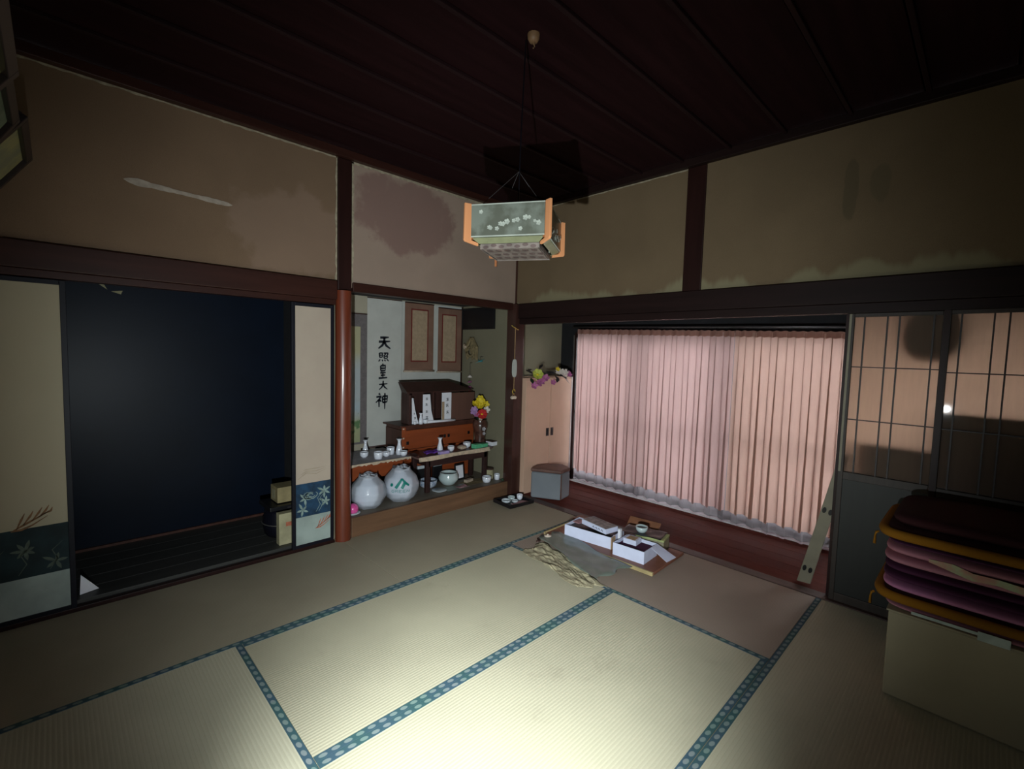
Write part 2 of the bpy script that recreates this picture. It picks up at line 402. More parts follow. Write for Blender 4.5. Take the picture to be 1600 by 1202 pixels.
plain('sill_white', (.85, .82, .84), .5, .03, 8, 0); plain('alu', (.30, .28, .26), .4, .05, 10, 0, metal=.8); plain('garden_ground', (.22, .21, .19), .95)
plain('frame_wood_black', (.02, .012, .012), .4); plain('picture_yellow', (.42, .38, .14), .6, .3, 6, 0, c2=(.20, .22, .14)); plain('picture_green', (.24, .30, .20), .6, .3, 6, 0)
plain('rosette', (.20, .11, .05), .6)

# ================================================================ SETTING
X0, Y0, H = -3.61, -3.68, 2.87
# floor: sub-floor slab, eight tatami mats and veranda boards as its pieces
fl = struct(MB().box((X0, Y0, -.10), (.97, .02, -.052)).build('floor', 'dark_room'), 'tatami floor of eight mats with dark patterned cloth borders', 'floor')
def mat(x0, y0, x1, y1, along, edges, m):
    g = .0015
    o = MB().box((x0+g, y0+g, -.05), (x1-g, y1-g, 0)).build('tatami_mat', m, fl, bevel=.0015)
    for e in edges:
        if along == 'x':
            yc = y0+.016 if e < 0 else y1-.016; b = MB().box((x0+g-(x0+x1)/2, -.0145, -.0005), (x1-g-(x0+x1)/2, .0145, .0018)).build('cloth_border', 'border_cloth_x', o); b.location = ((x0+x1)/2, yc, 0)
        else:
            xc = x0+.016 if e < 0 else x1-.016; b = MB().box((-.0145, y0+g-(y0+y1)/2, -.0005), (.0145, y1-g-(y0+y1)/2, .0018)).build('cloth_border', 'border_cloth_y', o); b.location = (xc, (y0+y1)/2, 0)
A = .9
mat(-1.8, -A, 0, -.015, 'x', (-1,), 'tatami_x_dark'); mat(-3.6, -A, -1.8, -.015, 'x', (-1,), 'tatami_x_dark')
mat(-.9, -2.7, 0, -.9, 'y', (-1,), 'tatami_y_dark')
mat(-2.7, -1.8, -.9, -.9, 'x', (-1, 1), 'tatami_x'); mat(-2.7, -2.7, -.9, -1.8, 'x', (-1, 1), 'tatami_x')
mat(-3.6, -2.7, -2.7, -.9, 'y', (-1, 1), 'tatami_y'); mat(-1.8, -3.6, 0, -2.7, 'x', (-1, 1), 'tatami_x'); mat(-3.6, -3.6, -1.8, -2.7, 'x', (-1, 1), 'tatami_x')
for i in range(6):
    a = .095+i*.145
    MB().box((a, Y0, -.045), (a+.1435, .52, 0)).build('floor_board', 'veranda_wood', fl, bevel=.0015)
struct(MB().box((.002, Y0, -.05), (.093, -.065, .004)).build('trim_1', 'threshold_wood', bevel=.002), 'wooden threshold rail between tatami and veranda boards', 'threshold')
# ground outside
struct(MB().box((1.2, -9, -.55), (14, 6, -.45)).build('ground', 'garden_ground'), 'bare grey ground outside beyond the veranda window', 'ground')

# left wall (with the closet opening and the alcove), plaster fields, pale edges
wl = struct(MB().box((X0, .0, 1.90), (-1.78, .09, 2.86)).build('wall_left', 'plaster_left'), 'brown plaster upper wall over the closet', 'wall')
struct(MB().box((-1.78, .0, 1.90), (-.0, .09, 2.86)).build('alcove_upper_wall', 'plaster_alcove'), 'lighter stained plaster wall field above the alcove', 'wall')
def jag(fn, n, w, seed, name='plaster_edge', m='plaster_pale', par=None, t=.002):
    rs = random.Random(seed); mb = MB(); a = []; b = []
    for i in range(n+1):
        k = i/n; a.append(fn(k, 0)); b.append(fn(k, w*(.6+.8*rs.random())))
    for i in range(n): mb.poly([a[i], a[i+1], b[i+1], b[i]])
    return mb.build(name, m, par, thick=t)
jag(lambda k, d: (-3.6+k*1.765, -.0025, 2.81-d), 60, .010, 1, par=wl)
jag(lambda k, d: (-1.835-d, -.0025, 1.945+k*.865), 30, .011, 2, par=wl)
jag(lambda k, d: (-1.725+k*1.69, -.0025, 2.81-d), 50, .016, 3, par=wl)
jag(lambda k, d: (-1.725+d, -.0025, 1.945+k*.865), 30, .014, 4, par=wl)
mb = MB(); rs = random.Random(5); N = 26; up = []; dn = []
for i in range(N+1):
    k = i/N; x = -3.02+k*.52; zc = 2.335-.0*k-.02*k; h = .019*(max(0, math.sin(PI*min(1, k)))**.2)+.004*math.sin(k*9)+.006*rs.random()+.01*math.exp(-((k-.12)/.06)**2)
    up.append((x, -.003, zc+h*.6)); dn.append((x, -.003, zc-h*.6))
for i in range(N): mb.poly([up[i], up[i+1], dn[i+1], dn[i]])
mb.build('plaster_patch', 'plaster_repair', wl, thick=.002)
# right wall
wr = struct(MB().box((.0, Y0, 1.90), (.09, 0, 2.86)).build('wall_right', 'plaster_right'), 'olive brown plaster upper wall over the veranda opening', 'wall')
jag(lambda k, d: (-.0025, -.02-k*1.71, 2.81-d), 40, .008, 8, par=wr)
# walls behind the camera
struct(MB().box((X0-.1, Y0-.1, -.1), (X0, .1, 2.9)).build('wall_near_left', 'plaster_dim'), 'plain plaster wall at the left end of the room', 'wall')
struct(MB().box((X0, Y0-.1, -.1), (1.1, Y0, 2.9)).build('wall_near_right', 'plaster_dim'), 'plain plaster wall behind the stacked cushions', 'wall')
# ceiling: boards and battens
ce = struct(MB().box((X0, Y0, H+.012), (.1, .1, H+.03)).build('ceiling', 'dark_room'), 'dark stained board ceiling with thin battens', 'ceiling')
for i in range(11):
    y1 = -.02-i*.3327; MB().box((X0+.01, max(y1-.36, Y0+.005), H-.002-.0*i), (-.0, y1, H+.009)).build('ceiling_board', 'ceiling_board_wood', ce, bevel=.001)
    if i: MB().box((X0+.01, y1-.034, H-.022), (-.0, y1-.012, H-.003)).build('batten', 'batten_wood', ce, bevel=.003)
struct(MB().box((X0, -.045, 2.812), (0, .0, 2.866)).build('trim_2', 'beam_dark', bevel=.003), 'dark cornice rail over the left wall', 'cornice')
struct(MB().box((-.045, Y0, 2.812), (.0, -.046, 2.866)).build('trim_3', 'beam_dark_y', bevel=.003), 'dark cornice rail over the right wall', 'cornice')
# beams
lb = struct(MB().box((X0, -.035, 1.80), (-1.845, .05, 1.935)).build('beam', 'beam_dark', bevel=.006), 'long dark lintel beam above the sliding closet doors', 'beam')
MB().box((X0, -.02, 1.762), (-1.85, .05, 1.799)).build('door_track', 'beam_dark', lb, bevel=.002)
struct(MB().box((-1.72, -.02, 1.872), (-.062, .05, 1.938)).build('lintel', 'beam_dark', bevel=.004), 'slim dark lintel across the top of the alcove', 'lintel')
rb = struct(MB().box((-.03, Y0, 1.79), (.05, -.062, 1.932)).build('beam', 'beam_dark_y', bevel=.005), 'long black lintel beam above the curtained window', 'beam')
MB().box((-.012, Y0, 1.735), (.06, -.062, 1.789)).build('door_track', 'beam_dark_y', rb, bevel=.002)
# pillars
def log_post(name, x, y, r, z0, z1, m, label):
    mb = MB(); n = 8
    def fn(a, b):
        z = z0+(z1-z0)*b; rr = r*(1+.03*math.sin(z*5+a*9)+.02*math.sin(a*2*PI*4)); return (x+rr*math.cos(a*2*PI), y+rr*.95*math.sin(a*2*PI), z)
    mb.grid(fn, 32, 24); return struct(mb.build(name, m, smooth=True), label, 'pillar')
log_post('pillar', -1.786, 0.0, .059, -.04, 1.87, 'alcove_post_wood', 'polished red-brown round alcove pillar beside the narrow door panel')
struct(MB().box((-1.833, -.012, 1.872), (-1.727, .09, 2.81)).build('pillar', 'post_dark_z', bevel=.006), 'dark upper post between the two left plaster fields', 'pillar')
struct(MB().box((-.061, -.061, -.04), (.061, .061, 1.93)).box((-.02, -.012, 1.93), (.0, .0, 2.81)).build('pillar', 'corner_post_wood', bevel=.004), 'dark brown corner pillar between alcove and veranda', 'pillar')
struct(MB().box((-.012, -1.872, 1.932), (.09, -1.735, 2.81)).build('pillar', 'post_dark_z', bevel=.004), 'dark upper post between the two right plaster fields', 'pillar')

# closet behind the left doors
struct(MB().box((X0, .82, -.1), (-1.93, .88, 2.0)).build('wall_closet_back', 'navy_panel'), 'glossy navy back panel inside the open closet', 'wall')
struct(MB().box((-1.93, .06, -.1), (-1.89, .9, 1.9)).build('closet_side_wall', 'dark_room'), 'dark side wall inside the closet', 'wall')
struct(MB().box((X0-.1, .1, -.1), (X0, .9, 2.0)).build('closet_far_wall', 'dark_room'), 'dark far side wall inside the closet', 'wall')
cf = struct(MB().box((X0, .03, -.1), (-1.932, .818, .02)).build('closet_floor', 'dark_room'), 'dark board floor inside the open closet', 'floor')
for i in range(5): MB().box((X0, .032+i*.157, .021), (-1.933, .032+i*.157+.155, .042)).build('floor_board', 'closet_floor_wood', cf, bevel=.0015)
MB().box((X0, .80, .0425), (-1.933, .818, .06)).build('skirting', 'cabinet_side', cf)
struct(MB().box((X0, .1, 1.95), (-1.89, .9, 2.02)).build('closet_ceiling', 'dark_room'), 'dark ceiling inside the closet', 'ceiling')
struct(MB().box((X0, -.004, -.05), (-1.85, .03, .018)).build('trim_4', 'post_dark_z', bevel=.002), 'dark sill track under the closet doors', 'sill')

# sliding door panels of the closet
def fusuma(name, x0, x1, y, label, band, foot_h, paper, band_m, leaf_m, foot_m, crane, wide):
    z0, z1 = .022, 1.757; fr = .024
    o = struct(MB().box((x0, y, z0), (x1, y+.018, z1)).build(name, 'lacquer_black'), label, 'sliding door')
    mb = MB(); mb.box((x0, y-.006, z0), (x0+fr, y-.0001, z1)).box((x1-fr, y-.006, z0), (x1, y-.0001, z1)).box((x0+fr, y-.006, z1-fr), (x1-fr, y-.0001, z1)).box((x0+fr, y-.006, z0), (x1-fr, y-.0001, z0+fr)); mb.build('frame', 'lacquer_black', o, bevel=.002)
    a, b = x0+fr, x1-fr; zb, zt = band
    MB().box((a, y-.004, zt), (b, y-.0002, z1-fr)).build('paper_panel', paper, o)
    bd = MB().box((a, y-.004, zb), (b, y-.0002, zt-.0003)).build('printed_band', band_m, o)
    ft = MB().box((a, y-.004, z0+fr), (b, y-.0002, zb-.0003)).build('foot_panel', foot_m, o)
    rs = random.Random(11 if wide else 3); mp = MB(); yy = y-.0045
    F = lambda u, v: (u, yy, v)
    def leaf(u, v, ang, L, W):
        dx, dz = math.cos(ang), math.sin(ang); pts = []
        for k, wdt in ((0, .12), (.25, .8), (.55, 1), (.8, .6), (1, .03)): pts.append((u+dx*L*k, v+dz*L*k, wdt*W))
        mp.ribbon([(p[0], p[1]) for p in pts], [p[2] for p in pts], F, 2)
    for cx, cz in ([(x0+.085, zb+.13), (x1-.07, zt-.075), (x1-.06, zb+.085), (x0+.07, zb+.05)] if not wide else [(a+.12, zb+.1), (a+.33, zb+.15), (a+.5, zb+.07), (b-.16, zb+.14), (b-.05, zb+.06)]):
        n = rs.choice((5, 6, 7)); ph = rs.random()*6
        for k in range(n):
            an = ph+k*2*PI/n; L = rs.uniform(.035, .06)
            L = min(L, abs((a+.004-cx)/min(-.001, math.cos(an))) if math.cos(an) < 0 else abs((b-.004-cx)/max(.001, math.cos(an))))
            L = min(L, abs((zb+.003-cz)/min(-.001, math.sin(an))) if math.sin(an) < 0 else abs((zt-.003-cz)/max(.001, math.sin(an))))
            leaf(cx, cz, an, L, .016)
    # open flower of concentric strokes and curling stems
    for (cx, cz) in ([(x0+.125, zb+.15)] if not wide else [(a+.25, zb+.12), (b-.3, zb+.1)]):
        for q in range(3):
            R = .014+.013*q
            mp.ribbon([(cx+R*1.25*math.cos(t*PI/5+q), cz+R*(.7+.12*math.sin(t*3))*math.sin(t*PI/5+q)) for t in range(9)], [.002, .005, .006, .006, .006, .006, .006, .005, .002], F, 2)
    for k in range(2 if not wide else 5):
        sx = a+.05+(b-a-.12)*rs.random(); mp.ribbon([(sx, zb+.02), (sx+.03, zb+.07), (sx+.01, zb+.12), (sx+.05, zb+.16)], [.002, .004, .004, .001], F, 3)
    mp.build('plant_print', leaf_m, bd, thick=.0003)
    mc = MB()
    cx, cz, s = crane
    for st in ([(-.055, -.03), (-.02, -.01), (.02, .012), (.05, .03)], [(-.045, -.028), (-.03, .01), (-.02, .035)], [(-.025, -.012), (-.005, .02), (.004, .04)], [(0, 0), (.02, .03), (.03, .05)], [(.02, .01), (.04, .035), (.05, .055)], [(-.06, -.032), (-.03, -.03), (.0, -.018), (.045, .012)], [(.03, .02), (.055, .03), (.06, .045)]):
        mc.ribbon([(min(b-.002, max(a+.002, cx+p[0]*s)), cz+p[1]*s) for p in st], [.004*s, .009*s, .006*s, .002*s][:len(st)] if len(st) == 4 else [.003*s, .008*s, .002*s], F, 3)
    mc.build('crane_print', 'print_orange' if not wide else 'print_rust', ft if not wide else o, thick=.0003)
    return o
dR = fusuma('door_1', -2.155, -1.862, -.008, 'narrow sliding panel with blue plant band and orange crane beside the pillar', (.245, .485), 0, 'fusuma_paper_warm', 'print_navy', 'print_leaf', 'fusuma_foot', (-1.935, .175, 1.0), False)
m = MB()
for k in range(3): m.ribbon([(-2.12+.02*k, .52+.03*k), (-2.06, .56+.012*k), (-1.99, .545+.02*k), (-1.92, .57+.01*k)], [.002, .008, .005, .001], lambda u, v: (u, -.0125, v), 3)
m.build('mist_print', 'print_smudge', dR, thick=.0003)
dL = fusuma('door_2', -4.16, -3.265, -.008, 'wide sliding panel with dark landscape band at the left edge', (.245, .50), 0, 'fusuma_paper', 'print_dark', 'print_leaf_dim', 'fusuma_foot', (-3.42, .535, 1.25), True)

# alcove
af = struct(MB().box((-1.72, .02, -.05), (-.052, .80, .146)).build('alcove_floor', 'alcove_floor_wood'), 'raised grey-brown board floor of the alcove', 'floor')
MB().box((-1.72, -.012, -.03), (-.062, .019, .150)).build('front_rail', 'alcove_front_wood', af, bevel=.005)
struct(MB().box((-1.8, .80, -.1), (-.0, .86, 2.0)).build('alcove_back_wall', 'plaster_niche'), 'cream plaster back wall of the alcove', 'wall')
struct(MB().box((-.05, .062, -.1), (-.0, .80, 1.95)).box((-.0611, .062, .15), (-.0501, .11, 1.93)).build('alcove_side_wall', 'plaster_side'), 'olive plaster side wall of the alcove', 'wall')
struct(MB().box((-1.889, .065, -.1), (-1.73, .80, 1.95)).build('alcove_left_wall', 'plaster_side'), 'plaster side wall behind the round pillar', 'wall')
struct(MB().box((-1.8, .09, 1.945), (0, .86, 2.0)).build('alcove_ceiling', 'dark_room'), 'dark board ceiling of the alcove', 'ceiling')
struct(MB().box((-.065, .784, .146), (-.0505, .7995, 1.94)).build('trim_5', 'post_dark_z'), 'thin dark corner strip inside the alcove', 'trim')

# veranda end and outer window
struct(MB().box((.0, .19, -.1), (1.1, .27, 2.0)).build('veranda_end_wall', 'plaster_side'), 'dim olive wall at the far end of the veranda', 'wall')
struct(MB().box((.0, .065, 0), (.05, .189, 2.0)).build('veranda_inner_wall', 'plaster_dim'), 'inner wall behind the built-in closet on the veranda', 'wall')
struct(MB().box((.06, Y0, 1.935), (1.1, .6, 1.99)).build('veranda_ceiling', 'dark_room'), 'dark veranda ceiling above the curtains', 'ceiling')
ow = struct(MB().box((.955, Y0, 1.675), (1.04, .52, 1.94)).box((.955, .03, -.1), (1.04, .52, 1.675)).box((.97, Y0, -.2), (1.04, .03, .0)).build('wall_outer', 'dark_room'), 'dark outer wall framing the veranda window', 'wall')
yw = [.03, -.90, -1.765, -2.755, -3.66]
for i in range(4):
    b, a = yw[i], yw[i+1]; xx = .975 if i % 2 == 0 else 1.005
    o = struct(MB().box((xx, a, .005), (xx+.025, a+.045, 1.672)).box((xx, b-.045, .005), (xx+.025, b, 1.672)).box((xx, a+.045, .012), (xx+.025, b-.045, .135)).box((xx, a+.045, 1.64), (xx+.025, b-.045, 1.672)).box((xx, a+.045, .78), (xx+.025, b-.045, .81)).build('window_%d' % (i+1), 'alu'), ['sliding glass sash nearest the built-in closet', 'sliding glass sash behind the middle of the left curtain', 'sliding glass sash behind the right curtain', 'sliding glass sash behind the paper screens'][i], 'window')
    MB().box((xx+.010, a+.045, .135), (xx+.014, b-.045, .78)).build('pane', 'window_glass', o); MB().box((xx+.010, a+.045, .81), (xx+.014, b-.045, 1.64)).build('pane', 'window_glass', o)
struct(MB().box((.925, -.055, .0), (.955, -.03, 1.70)).build('trim_6', 'post_dark_z'), 'dark window jamb behind the left curtain edge', 'trim')

struct(MB().box((.895, -3.6, .0005), (.968, .0, .009)).build('windowsill', 'sill_white', bevel=.001), 'pale window sill strip on the veranda floor behind the lace curtain', 'sill')
# paper screens (sliding, right of the opening)
def screen(name, x, y1, y0, vs, hs, label, px=.020):          # y1 > y0, grid bars at vs (y), hs (z)
    zt, zm, zb = 1.735, .80, .006
    o = struct(MB().box((x, y1-.026, zb), (x+.03, y1, zt)).box((x, y0, zb), (x+.03, y0+.022, zt)).box((x, y0+.022, zt-.02), (x+.03, y1-.026, zt)).box((x, y0+.022, zb), (x+.03, y1-.026, zb+.05)).box((x, y0+.022, zm-.045), (x+.03, y1-.026, zm)).build(name, 'screen_frame_wood', bevel=.002), label, 'paper screen')
    ys = [y1-.026]+vs+[y0+.022]; zs = [zm]+hs+[zt-.02]
    for i in range(len(ys)-1):
        for j in range(len(zs)-1):
            MB().box((x+px, ys[i+1]-.0004, zs[j]-.0004), (x+px+.0015, ys[i]+.0004, zs[j+1]+.0004)).build('paper_pane', 'screen_paper', o)
    for v in vs: MB().box((x+.008, v-.0035, zm), (x+.0195, v+.0035, zt-.02)).build('lattice_bar', 'lattice_wood', o)
    for h in hs: MB().box((x+.010, y0+.022, h-.003), (x+.018, y1-.026, h+.003)).build('lattice_bar', 'lattice_wood', o)
    MB().box((x+.010, y0+.022, zb+.05), (x+.022, y1-.026, zm-.045)).build('base_panel', 'screen_panel_wood', o)
    if name == 'door_3': MB().box((x-.003, y1-.014, zm), (x-.0002, y1-.002, zt-.002)).build('pale_stile', 'lean_board', o)
    return o
screen('door_3', .030, -2.755, -3.185, [-2.828, -2.932, -2.985, -3.128], [1.115, 1.425], 'left paper screen with paired dark bars next to the curtain')
struct(MB().box((.028, -3.186, .006), (.0285, -3.1855, .01)).build('trim_7', 'post_dark_z'), 'dark strip beside the left paper screen', 'trim')
screen('door_4', -.005, -3.170, -3.665, [-3.235, -3.352, -3.405, -3.560], [1.115, 1.412], 'right paper screen reflecting the torch behind the cushion stack', px=.0265)
MB().box((-.012, -3.192, .0), (-.0055, -3.168, 1.735)).build('meeting_strip', 'post_dark_z', bpy.data.objects['door_4'])
struct(MB().box((.062, -2.757, .0), (.092, -2.735, 1.735)).build('trim_8', 'post_dark_z'), 'dark door stile standing between curtain and paper screens', 'trim')

# ================================================================ CURTAINS
def curtain(name, x, y1, y0, zt1, zt0, zb1, zb0, folds, amp, label, m, seed, head=True, hem=None, lap=1.0):
    rs = random.Random(seed); ph = [rs.uniform(-.5, .5) for _ in range(folds+2)]; sz = [rs.uniform(.7, 1.3) for _ in range(folds+2)]
    pitch = (y0-y1)/folds
    def off(k, v):
        q = k*folds; i = int(min(k, .9999)*folds)
        return amp*(.40+.60*v)*(math.sin(2*PI*q)*(.75+.5*sz[i])*.8+.25*math.sin(2*PI*q*.37+seed+v))
    def fn(k, v):
        q = k*folds; i = int(min(k, .9999)*folds); c = pitch*(.06+.13*sz[i]*(.4+.6*v))*lap
        yy = y1+pitch*q+c*math.sin(4*PI*q)+.004*math.sin(v*3+q*2.1)*v; zt = zt1+(zt0-zt1)*k
        zb = zb1+(zb0-zb1)*k+.006*math.sin(q*2*PI+1)
        return (x+off(k, v), min(max(yy, min(y0, y1)), max(y0, y1)), zt+(zb-zt)*v)
    nu = folds*24
    o = tag(MB().grid(fn, nu, 14).build(name, m, smooth=True), label, 'curtain')
    if head:
        def hf(k, v):
            yy = y1+(y0-y1)*k; zt = zt1+(zt0-zt1)*k
            return (x-.006+off(k, .1)*.9, yy, zt+.014-.05*v+.003*math.sin(k*folds*4*PI))
        MB().grid(hf, nu, 2).build('pleat_heading', 'curtain_header', o, smooth=True)
    if hem:
        def gf(k, v):
            p = fn(k, 1.0); return (p[0]-.003, p[1], p[2]+.004-.016*v)
        MB().grid(gf, nu, 1).build('hem', hem, o, smooth=True)
    return o
curtain('curtain', .80, -.165, -1.826, 1.712, 1.675, .175, .135, 14, .030, 'wide pink pleated curtain beside the built-in closet', 'curtain_cloth', 1.3)
curtain('curtain', .80, -1.833, -2.80, 1.675, 1.652, .135, .120, 8, .034, 'narrower pink pleated curtain beside the paper screens', 'curtain_cloth_tan', 4.1)
curtain('lace_curtain', .87, -.125, -2.80, 1.70, 1.66, .055, .018, 22, .014, 'sheer grey lace curtain with white hem showing below the pink curtains', 'lace', 2.2, head=False, hem='lace_hem', lap=.3)
tag(MB().tube([(.80, -.10, 1.752), (.80, -1.9, 1.722), (.80, -3.4, 1.69)], .009, 8).build('curtain_rail', 'steel_dark', smooth=True), 'thin dark curtain rail along the veranda window', 'curtain rail')

# ================================================================ BUILT-IN CLOSET ON THE VERANDA
cab = thing('corner_cupboard', 'cream two-door cupboard at the veranda end beside the pink curtain', 'cupboard', (0, 0, 0))
MB().box((.072, -.08, .002), (.80, .185, 1.185)).build('body', 'closet_cream', cab)
for a, b in ((.072, .452), (.460, .80)):
    d = MB().box((a, -.102, .03), (b, -.081, 1.185)).build('door', 'closet_cream', cab, bevel=.002)
    hx = (b-.035) if a < .2 else (a+.03); MB().cbox((hx, -.1045, .62), (.042, .004, .085)).build('handle', 'steel_dark', d, bevel=.001); MB().cbox((hx, -.109, .62), (.020, .006, .06)).build('grip', 'black_iron', d)
MB().box((.4525, -.095, .03), (.4595, -.083, 1.183)).build('door_edge_strip', 'closet_edge', cab)
MB().box((.801, -.106, .03), (.815, .02, 1.20)).build('side_panel', 'closet_side_lit', cab, bevel=.001)
MB().box((.068, -.10, 1.186), (.80, .185, 1.20)).build('top', 'closet_cream', cab, bevel=.002)

def blossom(mb, c, r, n=6, tilt=(0, 0, 0), cup=.4):
    R = Euler(tilt).to_matrix(); c = Vector(c)
    for k in range(n):
        a = 2*PI*k/n; pts = []
        for t, wd in ((.1, .1), (.55, .42), (.9, .34), (1.05, .02)):
            pts.append((t, wd))
        L = [c+R@Vector((r*t*math.cos(a)-r*wd*math.sin(a), r*t*math.sin(a)+r*wd*math.cos(a), r*cup*t*t)) for t, wd in pts]
        Rr = [c+R@Vector((r*t*math.cos(a)+r*wd*math.sin(a), r*t*math.sin(a)-r*wd*math.cos(a), r*cup*t*t)) for t, wd in pts]
        mb.poly(L+Rr[::-1])
    return mb
def flower(par, c, r, m, n=6, tilt=(0, 0, 0), name='blossom', cup=.4, centre=None):
    o = blossom(MB(), c, r, n, tilt, cup).build(name, m, par, thick=.001)
    if centre:
        mb = MB(); rounded(mb, c, (r*.5, r*.5, r*.4), .9, 8, 5); mb.build('centre', centre, o, smooth=True)
    return o
def leaves(par, spots, m, name='leaf'):
    for (c, ang, el, L) in spots:
        d = Vector((math.cos(ang)*math.cos(el), math.sin(ang)*math.cos(el), math.sin(el))); s = d.cross(Vector((0, 0, 1))).normalized(); c = Vector(c); mb = MB()
        pl = [c+d*L*t+s*L*.22*w+Vector((0, 0, -L*.15*t*t)) for t, w in ((0, .1), (.3, .8), (.6, 1), (1, 0))]; pr = [c+d*L*t-s*L*.22*w+Vector((0, 0, -L*.15*t*t)) for t, w in ((0, .1), (.3, .8), (.6, 1))]
        mb.poly(pl+pr[::-1]); mb.build(name, m, par, thick=.001)
fb = thing('flower_bunch', 'artificial flowers with lime, pink and white blossoms on top of the cream cupboard', 'flowers', (.40, -.05, 1.202))
mb = MB()
for k in range(9): mb.tube([(-.20+.05*k, .03, .02+.02*(k % 3)), (-.1+.045*k, -.02, .04+.015*(k % 2)), (.05+.03*k, -.03, .05)], .003, 5)
mb.build('stems', 'leaf_dark', fb)
leaves(fb, [((-.28+.06*k+rnd(-.02, .02), rnd(-.05, .04), .03+rnd(0, .06)), rnd(0, 6.3), rnd(-.3, .9), rnd(.08, .13)) for k in range(11)], 'leaf_dark')
leaves(fb, [((.02+.05*k, -.09, .0+.02*(k % 2)), rnd(3.6, 5.6), rnd(-.9, -.3), .085) for k in range(5)], 'leaf_dark')
leaves(fb, [((-.27, -.06, .0), 4.2, -.5, .09), ((-.2, -.07, .0), 5, -.7, .08)], 'leaf_green')
flower(fb, (-.215, -.10, .035), .055, 'petal_lime', 7, (1.2, 0, -.6), centre='petal_yellow')
for p in ((-.265, -.10, -.075), (-.16, -.11, -.03), (-.10, -.11, .0), (-.20, -.11, -.05)): flower(fb, p, .038, 'petal_pink', 5, (1.3, 0, rnd(-.8, .3)))
for p in ((.18, -.09, .055), (.235, -.09, .05), (.14, -.08, .06), (.21, -.10, .02)): flower(fb, p, .036, 'petal_white', 5, (1.2, 0, rnd(-.9, .2)))
for p in ((.285, -.09, .04), (.02, -.11, -.05), (.31, -.09, .025)): flower(fb, p, .03, 'petal_pink', 5, (1.2, 0, rnd(-.9, .2)))
flower(fb, (.12, -.08, .085), .025, 'petal_yellow', 5, (1.1, 0, -.5))

# pouf
pf = thing('pouf', 'grey box-shaped pouf with brown top in front of the cream cupboard', 'stool', (.30, -.33, .002), math.radians(-48))
# local: rounded-front footprint built in world-like offsets
pl = [(-.215, .165), (.0, -.215), (.125, -.10), (.165, .03), (.05, .24), (-.06, .27)]
pf.rotation_euler = (0, 0, 0); pf.location = (.255, -.32, .002)
pl = [(-.18, .12), (-.035, -.155), (.155, -.115), (.20, .02), (.11, .135), (-.02, .19)]
MB().prism([(x, y, 0) for x, y in pl], (0, 0, .265)).build('body', 'pouf_grey', pf, bevel=.02, seg=3)
MB().prism([(x*1.02, y*1.02, .2655) for x, y in pl], (0, 0, .035)).build('seat_top', 'pouf_brown', pf, bevel=.014, seg=3)
MB().tube([(-.035, -.157, .01), (-.036, -.158, .26)], .007, 6).build('piping', 'pouf_brown', pf, smooth=True)

# ================================================================ ALCOVE: SCROLLS
def scroll(name, label, x0, x1, z0, z1, y, mount, inner, pic, border=None, rods=None, trim=None, loc=None):
    o = tag(MB().box((x0, y, z0), (x1, y+.0035, z1)).build(name, mount), label, 'hanging scroll')
    if inner:
        a, b, c, d = inner
        if trim: MB().box((a-.014, y-.0012, c-.014), (b+.014, y-.0001, d+.014)).build('inner_border', trim, o)
        MB().box((a, y-.0024, c), (b, y-.0013, d)).build('picture', pic, o)
    if rods: MB().tube([(x0-.012, y-.004, z0), (x1+.012, y-.004, z0)], .009, 8).build('roller', rods, o, smooth=True)
    MB().tube([(x0, y-.001, z1), (x1, y-.001, z1)], .005, 6).build('top_rod', 'shrine_wood', o)
    return o
scroll('hanging_scroll', 'landscape painting scroll in grey mounting behind the round pillar', -1.60, -1.195, .545, 1.775, .786, 'grey_brocade', (-1.535, -1.262, .565, 1.655), 'landscape_print')
ks = scroll('hanging_scroll', 'tall white scroll with five black brushed characters', -1.192, -.822, .50, 1.935, .788, 'scroll_paper', None, None)
MB().tube([(-1.20, .783, .50), (-.81, .783, .50)], .010, 8).build('roller', 'shrine_wood', ks, smooth=True)
KJ = {
 'ten': [[(20,20),(50,19),(82,16)], [(10,47),(50,46),(92,42)], [(50,18),(49,46),(36,70),(8,92)], [(48,46),(64,72),(94,92)]],
 'terasu': [[(14,12),(15,52)], [(14,12),(40,11),(39,52)], [(15,32),(39,31)], [(15,51),(39,50)], [(50,12),(86,10),(84,28),(74,36)], [(66,12),(62,28),(46,40)], [(54,44),(56,64)], [(54,44),(84,42),(80,63)], [(56,63),(80,62)], [(20,72),(8,92)], [(38,74),(43,90)], [(58,74),(66,89)], [(78,70),(94,88)]],
 'kou': [[(52,0),(42,12)], [(26,14),(27,46)], [(26,14),(74,12),(73,46)], [(27,30),(73,29)], [(27,46),(73,45)], [(24,60),(78,58)], [(28,76),(74,74)], [(8,94),(94,91)], [(50,60),(50,93)]],
 'dai': [[(8,40),(50,38),(94,34)], [(50,4),(49,40),(36,68),(8,94)], [(49,40),(64,68),(94,92)]],
 'kami': [[(26,2),(38,12)], [(8,26),(44,22),(28,44),(4,62)], [(28,40),(29,92)], [(34,46),(46,58)], [(54,24),(56,64)], [(54,24),(92,21),(89,64)], [(56,43),(89,41)], [(56,63),(89,61)], [(73,2),(73,60),(72,108)]],
}
def glyph(key, xc, wd, zt, zb):
    mb = MB(); fn = lambda u, v: (xc+(u-50)/100*wd, .7865, zt-(v/100)*(zt-zb)); n = len(KJ[key]); base = 15.5 if n < 6 else 12.5
    for st in KJ[key]:
        W = [base*1.0]+[base*1.05]*(len(st)-2)+[base*.55]
        if len(st) == 2: W = [base*1.1, base*.75]
        mb.ribbon(st, W, fn, 4)
    mb.build('brushed_character', 'ink', ks)
glyph('ten', -1.013, .150, 1.592, 1.445); glyph('terasu', -1.020, .125, 1.425, 1.323); glyph('kou', -1.026, .108, 1.310, 1.160)
